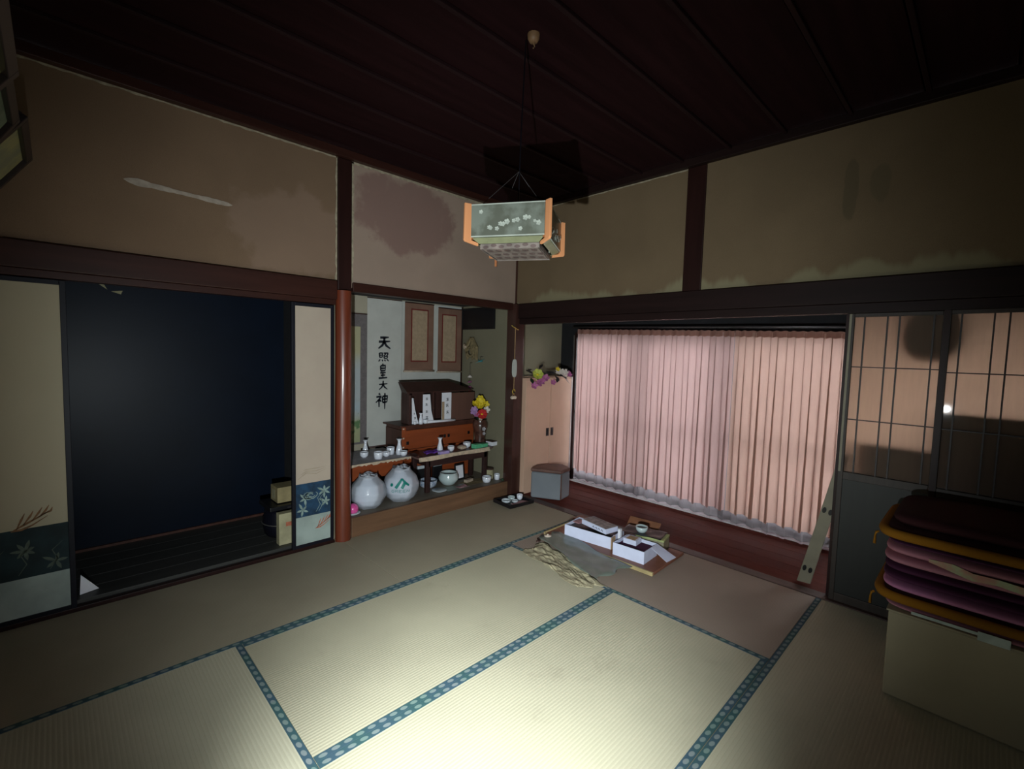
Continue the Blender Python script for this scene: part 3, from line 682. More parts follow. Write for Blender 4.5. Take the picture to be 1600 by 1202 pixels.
glyph('dai', -1.022, .105, 1.146, 1.050); glyph('kami', -1.035, .140, 1.024, .875)
ps = tag(MB().box((-.818, .790, .95), (-.068, .794, 1.935)).build('paper_sheet', 'scroll_paper'), 'large plain pale paper sheet behind the two brown scrolls', 'paper')
scroll('hanging_scroll', 'brown scroll with red-bordered straw panel, beside the white character scroll', -.80, -.455, 1.235, 1.925, .765, 'brown_brocade', (-.715, -.535, 1.345, 1.855), 'straw_paper', trim='red_trim', rods='beige_sweet')
scroll('hanging_scroll', 'brown scroll with red-bordered straw panel nearest the alcove corner', -.395, -.085, 1.225, 1.905, .765, 'brown_brocade', (-.335, -.165, 1.34, 1.83), 'straw_paper', trim='red_trim', rods='beige_sweet')
# black panel on the side wall
bp = thing('wall_plaque', 'black framed plaque hung high on the alcove side wall', 'plaque', (-.052, .52, 1.70))
MB().box((-.022, -.28, .0), (-.012, .255, .205)).build('panel', 'black_frame', bp)
MB().box((-.030, -.285, -.01), (-.010, -.262, .215)).box((-.030, .24, -.01), (-.010, .262, .215)).box((-.030, -.262, -.01), (-.010, .24, .01)).box((-.030, -.262, .195), (-.010, .24, .215)).build('frame', 'black_frame', bp, bevel=.002)
MB().tube([(-.012, -.1, .1), (0.0, -.1, .12)], .003).build('hook', 'black_iron', bp)
# straw ornament and hanging charms on the side wall
so = thing('straw_ornament', 'dried straw bundle hung on the alcove side wall under the black plaque', 'wreath', (-.055, .575, 1.40))
for k in range(34):
    a = rnd(-.6, .6); mb = MB(); mb.tube([(-.02-rnd(0, .02), .04*math.sin(a), .20), (-.035-rnd(0, .02), .11*math.sin(a*2.0), .10), (-.03, .08*math.sin(a*2.6)+rnd(-.02, .02), -.02+rnd(-.02, .03))], [.006, .014, .006], 5); mb.build('straw_bundle', 'straw', so)
mb = MB().tube([(-.052, .05*math.cos(t/12*2*PI), .05+.05*math.sin(t/12*2*PI)) for t in range(13)], .014, 6); mb.build('ring', 'straw', so, smooth=True)
blossom(MB(), (-.075, .085, .10), .03, 4, (0, 1.4, 0)).build('paper_tag', 'beige_sweet', so, thick=.001)
def charm(name, label, y, items, z0):
    o = thing(name, label, 'ornament', (-.085, y, z0)); zz = [i[0] for i in items]
    MB().tube([(0, 0, 0), (0, 0, min(zz))], .0015, 5).build('thread', 'thread_white', o)
    MB().tube([(.033, 0, 0), (0, 0, 0)], .002, 5).build('nail', 'steel_dark', o)
    for z, r, m, kind in items:
        mb = MB()
        if kind == 'bird':
            mb.poly([(-r, 0, z), (0, r*.5, z+r*.25), (r, 0, z), (0, -r*.5, z+r*.25)]).poly([(0, -.002, z+r*.1), (r*.3, r*1.3, z+r*.7), (-r*.5, r*.2, z+.01)]).poly([(0, .002, z+r*.1), (r*.3, -r*1.3, z+r*.7), (-r*.5, -r*.2, z+.01)]).poly([(0, 0, z+r*.1), (-r*.9, r*.9, z-r*.3), (-r*.1, r*.3, z)]); mb.build('folded_bird', m, o, thick=.002)
        elif kind == 'cone': mb.lathe([(r, 0), (r*.75, r*.5), (.003, r*1.1)], (0, 0, z), 12); mb.build('cap', m, o, smooth=True)
        else: rounded(mb, (0, 0, z), (r*2, r*2, r*2), 1, 12, 8); mb.build('bead', m, o, smooth=True)
    return o
charm('hanging_charm', 'pink capped string charm hanging on the alcove side wall', .60, [(-.16, .028, 'petal_white', 'cone'), (-.215, .03, 'petal_pink', 'bird'), (-.27, .016, 'petal_pink', 'ball'), (-.315, .011, 'petal_red', 'ball'), (-.35, .013, 'petal_white', 'ball'), (-.385, .012, 'petal_white', 'ball')], 1.33)
charm('hanging_charm', 'teal folded-paper bird hanging on the alcove side wall', .43, [(-.055, .04, 'teal', 'bird')], 1.40)
# gold hook ornament with oval tag and bells on the corner pillar
hk = thing('bell_ornament', 'gold-hooked ornament with oval tag and small bells on the corner pillar', 'ornament', (-.085, -.085, 1.715))
MB().tube([(-.052, 0, .0), (-.03, 0, -.012), (0, 0, -.022), (.03, 0, -.036), (.045, 0, -.036)], .0045, 6).build('hook', 'gold', hk, smooth=True)
MB().tube([(0, 0, -.02), (0, 0, -.62)], .003, 5).build('cord', 'gold_string', hk)
mb = MB(); mb.prism([(.032*math.copysign(abs(math.cos(t))**.6, math.cos(t)), -.004, -.50+.088*math.copysign(abs(math.sin(t))**.7, math.sin(t))) for t in [2*PI*k/24 for k in range(24)]], (0, .006, 0)); ob = mb.build('oval_tag', 'oval_tag', hk, bevel=.001); ob.location = (0, 0, .085)
MB().tube([(.016*math.cos(t)+0, 0, -.645+.022*math.sin(t)) for t in [2*PI*k/12 for k in range(13)]], .006, 6).build('ring', 'gold', hk, smooth=True)
mb = MB(); rounded(mb, (.004, -.004, -.655), (.02, .016, .02), 1, 10, 6); mb.build('charm_stone', 'black_iron', hk, smooth=True)
for s in (-1, 1):
    mb = MB(); rounded(mb, (s*.017, 0, -.705), (.032, .03, .034), .9, 14, 8); mb.build('bell', 'bell_cream', hk, smooth=True)
    MB().tube([(0, 0, -.665), (s*.017, 0, -.69)], .002, 5).build('cord', 'gold_string', hk)

# ================================================================ ALCOVE: CABINET, SHRINE
ct = thing('orange_cabinet', 'low orange-brown cabinet carrying the dark house-shaped shrine', 'cabinet', (0, 0, .148))
MB().box((-1.00, .47, .0), (-.13, .77, .545)).build('body', 'cabinet_side', ct, bevel=.003)
MB().box((-.995, .458, .36), (-.135, .4695, .54)).build('front_panel', 'cabinet_orange', ct, bevel=.002)
MB().box((-1.01, .453, .0), (-.965, .457, .575)).build('front_post', 'cabinet_orange', ct, bevel=.002)
MB().box((-.96, .458, .01), (-.135, .4695, .355)).build('lower_panel', 'cabinet_orange', ct)
MB().box((-1.03, .446, .5755), (-.115, .775, .59)).box((-.995, .46, .546), (-.135, .77, .575)).build('top', 'cabinet_side', ct, bevel=.002)
for x, z in ((-.945, .42), (-.515, .445), (-.465, .445), (-.205, .45)): MB().cbox((x, .455, z), (.028, .004, .032)).build('iron_fitting', 'black_iron', ct, bevel=.003)
for z in (.385, .47, .56): MB().cbox((-.992, .451, z), (.016, .004, .014)).build('pin', 'bell_cream', ct, bevel=.002)
sh = thing('household_shrine', 'dark house-shaped wooden shrine with sloping roof and opened doors', 'shrine', (0, 0, .740))
MB().box((-.90, .49, .0), (-.42, .50, .02)).box((-.90, .61, .0), (-.42, .62, .30)).box((-.92, .50, .0), (-.90, .62, .30)).box((-.42, .50, .0), (-.40, .62, .30)).box((-.90, .50, .0), (-.42, .61, .012)).build('body', 'shrine_wood', sh, bevel=.002)
mb = MB(); e = [(-.965, .44, .302), (-.17, .44, .302), (-.25, .63, .302), (-.915, .63, .302)]; r_ = [(-.955, .595, .400), (-.385, .595, .400), (-.385, .625, .400), (-.955, .625, .400)]
e2 = [(p[0], p[1], .312) for p in e]
mb.poly(e); 
for k in range(4): mb.poly([e[k], e[(k+1) % 4], e2[(k+1) % 4], e2[k]]); mb.poly([e2[k], e2[(k+1) % 4], r_[(k+1) % 4], r_[k]])
mb.poly(r_); mb.build('roof', 'shrine_wood', sh)
MB().box((-.64, .492, .0), (-.62, .498, .298)).box((-.76, .492, .0), (-.745, .498, .298)).build('inner_post', 'shrine_wood', sh)
MB().box((-.43, .466, -.0), (-.125, .480, .285)).build('door', 'shrine_door_wood', sh, bevel=.002)
MB().box((-.925, .470, .0), (-.90, .484, .285)).build('door', 'shrine_wood', sh, bevel=.002)
def slip(name, label, pts, y, m, marks, h):
    o = tag(MB().prism([(x, y, z) for x, z in pts], (0, .006, 0)).build(name, m), label, 'talisman', 'paper talismans in the shrine'); o.location = (0, 0, .742)
    mb = MB()
    for (cx, cz, s) in marks:
        for st in ([(-1, .6), (1, .7)], [(-.8, -.2), (.9, -.1)], [(0, 1), (-.1, -1)], [(-.2, 0), (-.9, -.9)], [(.2, 0), (.9, -.9)]): mb.ribbon([(cx+a*s, cz+b*s) for a, b in st], [s*.35, s*.2], lambda u, v: (u, y-.0008, v), 2)
    mb.build('brush_marks', 'ink', o)['kind'] = 'stuff'; return o
slip('paper_talisman', 'thin white pointed paper talisman at the left of the shrine opening', [(-.885, 0), (-.815, 0), (-.855, .14), (-.875, .25), (-.89, .25)], .475, 'white_paper', [(-.853, .055, .012), (-.862, .10, .008)], 0)
slip('paper_talisman', 'wide white paper talisman flaring downwards in the middle of the shrine', [(-.765, 0), (-.635, 0), (-.668, .12), (-.685, .28), (-.765, .28)], .475, 'white_paper', [(-.722, .235, .014), (-.725, .18, .014), (-.722, .11, .014), (-.718, .05, .016), (-.655, .13, .008)], 0)
slip('paper_talisman', 'upright white paper talisman with yellow edge beside the shrine door', [(-.555, 0), (-.44, 0), (-.44, .29), (-.555, .29)], .455, 'white_paper', [(-.485, .22, .017), (-.49, .16, .017), (-.485, .09, .016)], 0)
MB().box((-.556, .4538, .0), (-.525, .4548, .20)).build('yellow_edge', 'straw_paper', bpy.data.objects['paper_talisman.002'])
# objects in front of the shrine, on the cabinet
def bottle(loc, label, s=1.0, m='porcelain', grp='small white sake bottles'):
    o = thing('sake_bottle', label, 'bottle', loc, 0, grp)
    MB().lathe([(.001, 0), (.021*s, 0), (.023*s, .02*s), (.020*s, .045*s), (.0125*s, .07*s), (.010*s, .09*s), (.0135*s, .105*s)], n=18).build('body', m, o, smooth=True)
    MB().lathe([(.0135*s, .105*s), (.021*s, .112*s), (.019*s, .114*s), (.008*s, .106*s)], n=18, cap=False).build('lip', m, o, smooth=True); return o
def cup(loc, label, r=.032, h=.05, m='porcelain', foot=.6, name='cup', grp='small white offering cups', cat='cup', inner=None, tilt=None):
    o = thing(name, label, cat, loc, 0, grp, rot=tilt)
    MB().lathe([(r*foot*.8, 0), (r*foot, .001), (r*.92, h*.35), (r, h*.98), (r*.97, h), (r*.90, h*.97), (r*.82, h*.4), (r*.3, h*.15), (.0005, h*.13)], n=22, cap=True).build('bowl', m, o, smooth=True)
    MB().lathe([(r*foot*.78, -.0), (r*foot*.78, .004)], n=18).build('foot_ring', m, o)
    if inner: MB().lathe([(.0005, h*.5), (r*.84, h*.5)], n=18, cap=False).build('filling', inner, o)
    return o
bottle((-.80, .452+.02, .740), 'white sake bottle in front of the shrine on the cabinet', .95).location = (-.80, .4575, .7385)
cup((-.745, .462, .7385), 'white cup beside the bottle in front of the shrine', .027, .042)
cup((-.865, .462, .7385), 'tiny white cup left of the bottle in front of the shrine', .016, .03)
def roll():
    o = thing('paper_roll', 'long white paper roll lying in front of the shrine', 'paper roll', (-.60, .430, .7385))
    MB().tube([(-.15, .03, .013), (.19, -.0, .013)], .0125, 12).build('sheet', 'white_paper', o, smooth=True)
    MB().tube([(.18, .0005, .013), (.192, -.0005, .013)], .0075, 10).build('core', 'cloth_grey_white', o, smooth=True)
roll()

# ================================================================ ALCOVE: LOW TABLES
lt = thing('low_table', 'low orange-brown table with pale cloth-edged top above the two wrapped jars', 'table', (0, 0, .148))
MB().box((-1.69, .28, .32), (-1.04, .76, .334)).build('table_top', 'table_top_wood', lt, bevel=.002)
MB().box((-1.70, .262, .334), (-1.03, .765, .339)).build('cloth', 'cloth_grey_white', lt)
jag(lambda k, d: (-1.70+k*.67, .2585, .151+.339-.148-d), 40, .020, 21, 'cloth_edge', 'table_edge_paper', lt, .003)
MB().box((-1.66, .345, .18), (-1.06, .36, .319)).build('apron', 'cabinet_orange', lt, bevel=.002)
for x in (-1.65, -1.09):
    for y in (.362, .72): MB().box((x, y, 0), (x+.035, y+.035, .319)).build('leg', 'cabinet_side', lt, bevel=.002)
rt = thing('low_table', 'low dark four-legged table with curling pale paper along its front edge', 'table', (0, 0, .148))
MB().box((-1.01, .145, .322), (-.135, .435, .338)).build('table_top', 'table_top_wood', rt, bevel=.002)
MB().box((-.90, .165, .24), (-.19, .185, .3215)).box((-.90, .40, .24), (-.19, .42, .3215)).build('apron', 'table_dark', rt, bevel=.002)
MB().box((-.905, .186, .24), (-.885, .399, .3215)).box((-.20, .186, .24), (-.18, .399, .3215)).build('side_apron', 'table_dark', rt, bevel=.002)
for x, y in ((-.925, .165), (-.235, .165), (-.925, .385), (-.235, .385)): MB().box((x, y, 0), (x+.042, y+.035, .3215)).build('leg', 'table_dark', rt, bevel=.003)
MB().grid(lambda a, b: (-1.02+a*.84, .135+.0*b+.012*b, .328-.0+.012*(1-b)*(0)-.0+(.0145*b)-.004*math.sin(a*9)*(1-b)-(.02*(1-b))), 30, 2).build('paper_edge', 'table_edge_paper', rt, thick=.002)
MB().grid(lambda a, b: (-1.035+.05*a, .14+.2*b, .345+.03*(1-a)**2+.01*math.sin(b*7)), 6, 8).build('curled_corner', 'table_dark', rt, thick=.002)
ZT = .148+.3395
# on left table
cup((-1.375, .475, ZT), 'white lidded bowl leftmost on the cloth-edged low table', .038, .05, foot=.5)
bottle((-1.30, .60, ZT), 'white sake bottle behind the leftmost cups on the cloth-edged table', 1.15)
cup((-1.30, .36, ZT), 'large straight white cup at the front of the cloth-edged table', .040, .062, foot=.85)
cup((-1.205, .39, ZT), 'small round white cup in the middle of the cloth-edged table', .034, .045, foot=.5)
cup((-1.125, .455, ZT), 'tall straight white cup beside the right sake bottle on the cloth-edged table', .037, .068, foot=.85)
bottle((-1.068, .40, ZT), 'white sake bottle at the right end of the cloth-edged table', 1.3)
cup((-1.065, .33, ZT), 'tilted white cup at the right corner of the cloth-edged table', .036, .045, foot=.5)
# on right table
ZR = .148+.3385
bottle((-.715, .255, ZR), 'white sake bottle standing alone on the dark low table', 1.25)
pc = thing('purple_cloth', 'folded purple cloth lying at the left of the dark low table', 'cloth', (-.79, .255, ZR))
MB().grid(lambda a, b: (-.11+.20*a+.02*b, -.05+.09*b, .010+.010*abs(math.sin(a*7+b*3))+.006*math.sin(b*9)), 16, 10).build('fold', 'purple_cloth', pc, smooth=True, thick=.004)
lb_ = tag(MB().box((-.055, -.02, 0), (.055, .02, .028)).build('lilac_box', 'lilac_box', bevel=.002), 'small lilac patterned box at the front of the dark table', 'box'); lb_.location = (-.725, .178, ZR); lb_.rotation_euler = (0, 0, .1)
cup((-.60, .235, ZR), 'white cup lying tilted in the middle of the dark table', .034, .05, tilt=(0, 0, 0))
sw = thing('sweet_bun', 'round beige bun on the dark low table', 'food', (-.47, .23, ZR)); mb = MB(); rounded(mb, (0, 0, .022), (.075, .07, .044), .9, 16, 8); mb.build('bun', 'beige_sweet', sw, smooth=True)
mb = MB(); rounded(mb, (0, 0, .044), (.02, .02, .006), .9, 10, 5); mb.build('stamp', 'pink_card', sw)
cup((-.375, .27, ZR), 'round white bowl beside the green box on the dark table', .040, .055, foot=.45)
gb = tag(MB().box((-.088, -.03, 0), (.0, .03, .042)).box((.0005, -.032, 0), (.088, .028, .035)).build('green_box', 'green_box', bevel=.003), 'bright green packet on the right end of the dark table', 'box'); gb.location = (-.262, .205, ZR); gb.rotation_euler = (0, 0, .08)
bk = thing('white_box', 'flat white box with dark lid at the right end of the dark table', 'box', (-.125, .38, ZR), .05)
MB().box((-.06, -.1, 0), (.06, .02, .04)).build('body', 'white_paper', bk, bevel=.002); MB().box((-.063, -.103, .0402), (.063, .023, .047)).build('lid', 'shrine_wood', bk, bevel=.001)
# vase with flowers, behind the dark table
vs = thing('flower_vase', 'tall dark bronze vase with yellow, red and lilac flowers', 'vase', (-.205, .5, .148))
vs.location = (-.14, .345, ZR)
bk.location = (-.075, .255, ZR)
bk.scale = (.8, .8, 1)
MB().lathe([(r_*1.3, z_) for r_, z_ in [(.001, 0), (.045, 0), (.048, .02), (.042, .06), (.05, .13), (.062, .19), (.060, .225), (.048, .245), (.055, .262), (.050, .262), (.042, .245), (.04, .2)]], n=26, cap=False).build('body', 'bronze_vase', vs, smooth=True)
mb = MB(); blossom(mb, (-.02, -.078, .17), .022, 5, (1.5, 0, -.2)); blossom(mb, (-.01, -.069, .12), .018, 5, (1.5, 0, -.2)); mb.build('relief_flower', 'cloth_grey_white', vs, thick=.002)
FC = Vector((-.04, -.01, .30))
mb = MB()
for k in range(8):
    a = k*.8; mb.tube([(.01*math.cos(a), .01*math.sin(a), .2), (.03*math.cos(a)-.02, .02*math.sin(a), .3), (.07*math.cos(a)-.03, .04*math.sin(a), .40)], .003, 5)
mb.build('stems', 'leaf_green', vs)
leaves(vs, [((rnd(-.05, .03), rnd(-.03, .02), .27+rnd(0, .1)), rnd(0, 6.3), rnd(-.3, .8), rnd(.07, .12)) for k in range(14)], 'leaf_dark')
leaves(vs, [((.04, 0, .38), .2, .9, .09), ((-.08, 0, .4), 3, .7, .07)], 'leaf_green')
for p in ((-.06, -.04, .455), (-.01, -.04, .44), (-.10, -.03, .425), (-.045, -.05, .41), (.03, -.04, .415), (-.03, -.03, .475)): flower(vs, p, .04, 'petal_yellow', 6, (1.1+rnd(-.3, .3), 0, rnd(-1, .2)))
flower(vs, (-.045, -.075, .325), .05, 'petal_red', 8, (1.4, 0, -.6), cup=.7, centre='petal_yellow')
for p in ((-.125, -.05, .375), (-.135, -.05, .355)): flower(vs, p, .035, 'petal_lilac', 5, (1.3, 0, -.7))
flower(vs, (.02, -.07, .365), .036, 'petal_white', 5, (1.3, 0, -.4)); flower(vs, (-.105, -.06, .325), .028, 'petal_pink', 5, (1.3, 0, -.6)); flower(vs, (-.06, -.07, .275), .02, 'beige_sweet', 5, (1.3, 0, -.6))

# ================================================================ ALCOVE FLOOR
ZF = .1475
JARP = [(.0005, 0), (.085, 0), (.115, .03), (.145, .09), (.148, .15), (.125, .215), (.095, .245), (.078, .258), (.08, .275), (.072, .275), (.07, .25), (.05, .235), (.0005, .235)]
def jar(loc, label, seed, s=1.0, logo=False):
    o = thing('wrapped_jar', label, 'jar', loc, 0); rs = random.Random(seed)
    MB().lathe([(r*s*.93, z*s) for r, z in JARP], n=32, cap=False).build('jar', 'jar_white', o, smooth=True)
    MB().lathe([(.0005, .268*s), (.064*s, .268*s)], n=28, cap=False).build('mouth_shade', 'steel_dark', o)  # dark disc standing in for the shade inside the jar's open mouth
    def prof(b):
        z = b*.29*s; t = b
        base = [(0, .088), (.12, .128), (.3, .152), (.5, .157), (.72, .135), (.86, .10), (.93, .082), (1, .075)]
        for (t0, r0), (t1, r1) in zip(base, base[1:]):
            if t <= t1: return (r0+(r1-r0)*(t-t0)/(t1-t0))*s, z
        return base[-1][1]*s, z
    ph = [rs.uniform(0, 6) for _ in range(6)]
    def R(a, b):
        r, z = prof(b); wr_ = .007*math.sin(a*5+ph[0]+b*4)+.004*math.sin(a*11+ph[1]-b*7)+.003*math.sin(b*19+ph[2]+a*2)
        return r*(1.0)+wr_*(.55-.4*b), z+(.008*math.sin(a*4+ph[3]) if b > .95 else 0)
    bag = MB().grid(lambda a, b: ((lambda q: (q[0]*math.cos(a*2*PI), q[0]*math.sin(a*2*PI), q[1]+.001))(R(a*2*PI, b))), 56, 26).build('plastic_bag', 'clear_bag', o, smooth=True)
    # twisted bag mouth on top
    MB().grid(lambda a, b: ((.034-.02*b)*s*math.cos(a*2*PI)*(1+.3*math.sin(a*6*PI)), .02+(.034-.02*b)*s*math.sin(a*2*PI), .272*s+.022*s*math.sin(b*PI)+.006*math.sin(a*8*PI)), 36, 6).build('bag_mouth', 'clear_bag', o, smooth=True)
    if logo:
        # direction facing the room (towards the camera)
        ang = math.atan2(-3.35-loc[1], -3.31-loc[0])
        def F(u, v):          # u to the right as seen, v up from the jar's foot
            a = ang+u/(.152*s); r, z = R(a % (2*PI), v/(.29*s)); rr = max(r+.004, .0)
            return (rr*math.cos(a), rr*math.sin(a), v)
        lg = MB(); c0 = (-.083, .165)
        for k in range(7): pass
        lg.ribbon([(c0[0]-.013, c0[1]), (c0[0]-.009, c0[1]), (c0[0], c0[1]), (c0[0]+.009, c0[1]), (c0[0]+.013, c0[1])], [.006, .021, .027, .021, .006], F, 2)
        lg.ribbon([(-.047, .140), (-.022, .176), (.005, .215)], [.024, .024, .016], F, 6)
        lg.ribbon([(.003, .140), (.016, .164), (.030, .185)], [.024, .024, .022], F, 6)
        lg.ribbon([(.006, .216), (.030, .186), (.064, .160)], [.012, .022, .014], F, 6)
        lg.build('logo_print', 'teal_ink', bag, thick=.0006)
        tx = MB(); L = {'G': [[(1, .85), (.6, 1), (.15, .8), (0, .5), (.15, .15), (.6, 0), (1, .2), (1, .45), (.6, .45)]], 'R': [[(0, 0), (0, 1), (.7, 1), (.95, .75), (.7, .5), (0, .5)], [(.5, .5), (1, 0)]], 'E': [[(1, 1), (0, 1), (0, 0), (1, 0)], [(0, .5), (.8, .5)]], 'N': [[(0, 0), (0, 1), (1, 0), (1, 1)]]}
        for i, ch in enumerate('GREEN'):
            for st in L[ch]: tx.ribbon([(-.080+i*.031+p[0]*.021, .103+p[1]*.022) for p in st], [.003]*len(st), F, 2)
        tx.build('lettering', 'teal_ink', bag, thick=.0004)
    return o
jar((-1.475, .30-.0, ZF), 'white jar in a clear plastic bag nearest the round pillar', 3, .93)
jar((-1.195, .295, ZF), 'white jar in a plastic bag printed with a teal logo', 9, .99, True)
bpy.data.objects['wrapped_jar'].location.y = .172; bpy.data.objects['wrapped_jar'].location.x = -1.492
bpy.data.objects['wrapped_jar.001'].location.y = .172; bpy.data.objects['wrapped_jar.001'].location.x = -1.182
pb = thing('pink_dome', 'glossy pink dome on a white dish beside the round pillar', 'ornament', (-1.665, .085, ZF))
MB().lathe([(.001, 0), (.04, 0), (.058, .010), (.055, .013), (.001, .007)], n=22, cap=False).build('dish', 'dish_white', pb, smooth=True)
MB().lathe([(.035, .013), (.043, .03), (.042, .05), (.034, .068), (.018, .08), (.0005, .083)], n=22).build('dome', 'ball_pink', pb, smooth=True)
wb = thing('white_knob_lid', 'small cream lid lying against the wrapped jar by the pillar', 'lid', (-1.668, .19, ZF)); MB().lathe([(.03, 0), (.03, .05), (.022, .07), (.001, .075)], n=16).build('cap_body', 'bell_cream', wb, smooth=True); MB().lathe([(.008, .075), (.010, .09), (.001, .095)], n=10).build('knob', 'bell_cream', wb)
# under / beside the right table
bw = thing('ash_bowl', 'round white bowl with dark inside under the dark low table', 'bowl', (-.585, .285, ZF))
MB().lathe([(.001, 0), (.05, 0), (.062, .008), (.095, .05), (.098, .075), (.085, .105), (.083, .12), (.076, .12), (.075, .10), (.07, .09), (.001, .088)], n=30, cap=False).build('bowl', 'celadon', bw, smooth=True); MB().lathe([(.0005, .092), (.073, .092)], n=24, cap=False).build('ash', 'black_iron', bw)
cup((-.80, .32, ZF), 'blue patterned white bowl behind the left leg of the dark table', .088, .075, 'porcelain_blue', name='patterned_bowl', cat='bowl', grp=None)
pl_ = thing('white_plate', 'white plate under the blue patterned bowl', 'plate', (-.80, .23, ZF)); MB().lathe([(.001, 0), (.04, 0), (.07, .012), (.068, .015), (.001, .005)], n=24, cap=False).build('dish', 'dish_white', pl_, smooth=True); MB().lathe([(.038, -.0), (.038, .003)], n=20).build('foot_ring', 'dish_white', pl_)
pl_.location = (-.79, .150, ZF); pl_['label'] = 'white plate lying beside the left leg of the dark table'
for (x, l) in ((-.80, 'grey folded napkin on the dark box behind the patterned bowl'), (-.62, 'pale paper stack on the dark box behind the ash bowl')):
    o = thing('paper_stack', l, 'paper', (x, .40+.0, ZF)); o.location = (x, .54-.11, ZF)
    MB().box((-.055, -.012, 0), (.055, .012, .16)).build('carton', 'black_frame', o, bevel=.003); MB().box((-.05, -.014, .161), (.05, .014, .19)).build('sheets', 'dish_white', o, bevel=.002)
fr = thing('photo_stand', 'small upright frame with pale blue card under the dark table', 'frame', (-.40, .335, ZF), 0, rot=(-.12, 0, .1))
MB().box((-.065, 0, .0), (.065, .008, .165)).build('frame', 'black_frame', fr, bevel=.002); MB().box((-.048, -.002, .018), (.048, -.0002, .148)).build('card', 'white_paper', fr); MB().box((-.01, .008, .0), (.01, .045, .006)).build('stand', 'black_frame', fr)
yb = tag(MB().box((-.05, -.02, 0), (.05, .02, .026)).box((-.046, -.0201, .004), (.046, -.0205, .022)).build('matchbox', 'beige_sweet', bevel=.002), 'yellow-beige matchbox on the alcove floor near the photo stand', 'box'); yb.location = (-.38, .225, ZF+.003); yb.rotation_euler = (0, 0, .25)
pp = tag(MB().grid(lambda a, b: (-.14+.28*a, -.06+.12*b, .0015+.001*math.sin(a*9+b*5)), 12, 6).build('newspaper_sheet', 'grey_film', thick=.001), 'thin crumpled clear sheet on the alcove floor under the table', 'sheet'); pp.location = (-.60, .145, ZF)
pq = tag(MB().grid(lambda a, b: (-.13+.26*a, -.07+.14*b, .0015+.001*math.sin(a*6+b*8)), 12, 6).build('brown_paper_sheet', 'straw', thick=.001), 'flat brown paper on the alcove floor under the matchbox', 'sheet'); pq.location = (-.34, .19, ZF)
pg = tag(MB().grid(lambda a, b: (-.06+.12*a, -.035+.07*b, .004+.006*math.sin(a*5)*math.sin(b*6)+.004), 12, 8).build('tissue_paper', 'pink_card', thick=.001, smooth=True), 'crumpled pinkish tissue at the front of the alcove floor', 'tissue'); pg.location = (-.545, .12, ZF)
cup((-.245, .105, ZF), 'white porcelain cup on the alcove floor in front of the right table leg', .046, .058, foot=.75, name='incense_cup', inner='black_iron', grp=None)
tn = thing('round_tin', 'round cream tin with brown lid on the alcove floor by the side wall', 'tin', (-.125, .20, ZF)); MB().lathe([(.040, 0), (.041, .002), (.041, .092), (.040, .093)], n=26).build('body', 'cream_box', tn, smooth=False); MB().lathe([(.0415, .0935), (.043, .096), (.043, .106), (.041, .109), (.001, .109)], n=26).build('lid', 'shrine_wood', tn)
cup((-.095, .115, ZF), 'plain white cup at the right end of the alcove floor', .030, .058, foot=.9)
gr_ = tag(MB().prism([(.018*math.cos(k*PI/4), .014*math.sin(k*PI/4), 0) for k in range(8)], (0, 0, .02)).build('green_eraser', 'leaf_green', bevel=.004), 'tiny green block beside the white cup at the alcove edge', 'block'); gr_.location = (-.082, .045, ZF)

# tray on the tatami in front of the corner pillar
tr = thing('black_tray', 'square black tray of small dishes on the mat before the corner pillar', 'tray', (-.175, -.215, .003), math.radians(-4))
MB().box((-.15, -.13, 0), (.15, .13, .008)).build('base', 'black_tray', tr, bevel=.003)
for q in (((-.15, -.13), (.15, -.12)), ((-.15, .12), (.15, .13)), ((-.15, -.12), (-.14, .12)), ((.14, -.12), (.15, .12))): MB().box((q[0][0], q[0][1], .008), (q[1][0], q[1][1], .032)).build('rim', 'black_tray', tr, bevel=.002)
def dish_on_tray(x, y, r, h, label, m='dish_white'): return cup((-.175+x, -.215+y, .0115), label, r, h, m, name='small_dish', cat='dish', grp='dishes on the black tray')
dish_on_tray(-.07, .03, .045, .028, 'shallow pale dish at the back left of the black tray')
dish_on_tray(.03, .06, .036, .032, 'pale dish in the middle back of the black tray', 'celadon')
dish_on_tray(.095, .01, .030, .052, 'taller white cup at the right side of the black tray', 'porcelain')
dish_on_tray(-.0, -.02, .032, .022, 'low dish in the centre of the black tray')
np_ = tag(MB().grid(lambda a, b: (-.09+.18*a, -.035+.07*b, .003+.004*math.sin(a*7)*math.sin(b*5)+.004), 12, 6).build('tissue_paper', 'pink_card', thick=.001, smooth=True), 'pinkish napkin at the front of the black tray', 'napkin'); np_.location = (-.165, -.29, .0125)

# ================================================================ BROWN BOARD WITH BOXES
bd = thing('brown_board', 'brown wooden board lying on the mats under the white boxes', 'board', (-.30, -1.42, .003), math.radians(2))
MB().box((-.235, -.46, 0), (.24, .47, .020)).build('panel', 'board_brown', bd, bevel=.003)
MB().box((-.2525, -.46, 0), (-.2355, .47, .026)).build('edging_strip', 'edging_yellow', bd, bevel=.003)
MB().box((-.235, .4705, 0), (.10, .486, .026)).build('edging_strip', 'edging_yellow', bd, bevel=.003)
def lidless(name, label, x0, y0, x1, y1, h, loc, rz, m='box_white', inside=None, cat='box'):
    o = thing(name, label, cat, loc, rz); t = .004
    MB().box((x0, y0, 0), (x1, y1, t)).box((x0, y0, t), (x0+t, y1, h)).box((x1-t, y0, t), (x1, y1, h)).box((x0+t, y0, t), (x1-t, y0+t, h)).box((x0+t, y1-t, t), (x1-t, y1, h)).build('box_body', m, o)
    if inside: MB().box((x0+t+.001, y0+t+.001, t), (x1-t-.001, y1-t-.001, h*.72)).build('contents', inside, o)
    return o
ZB = .0235
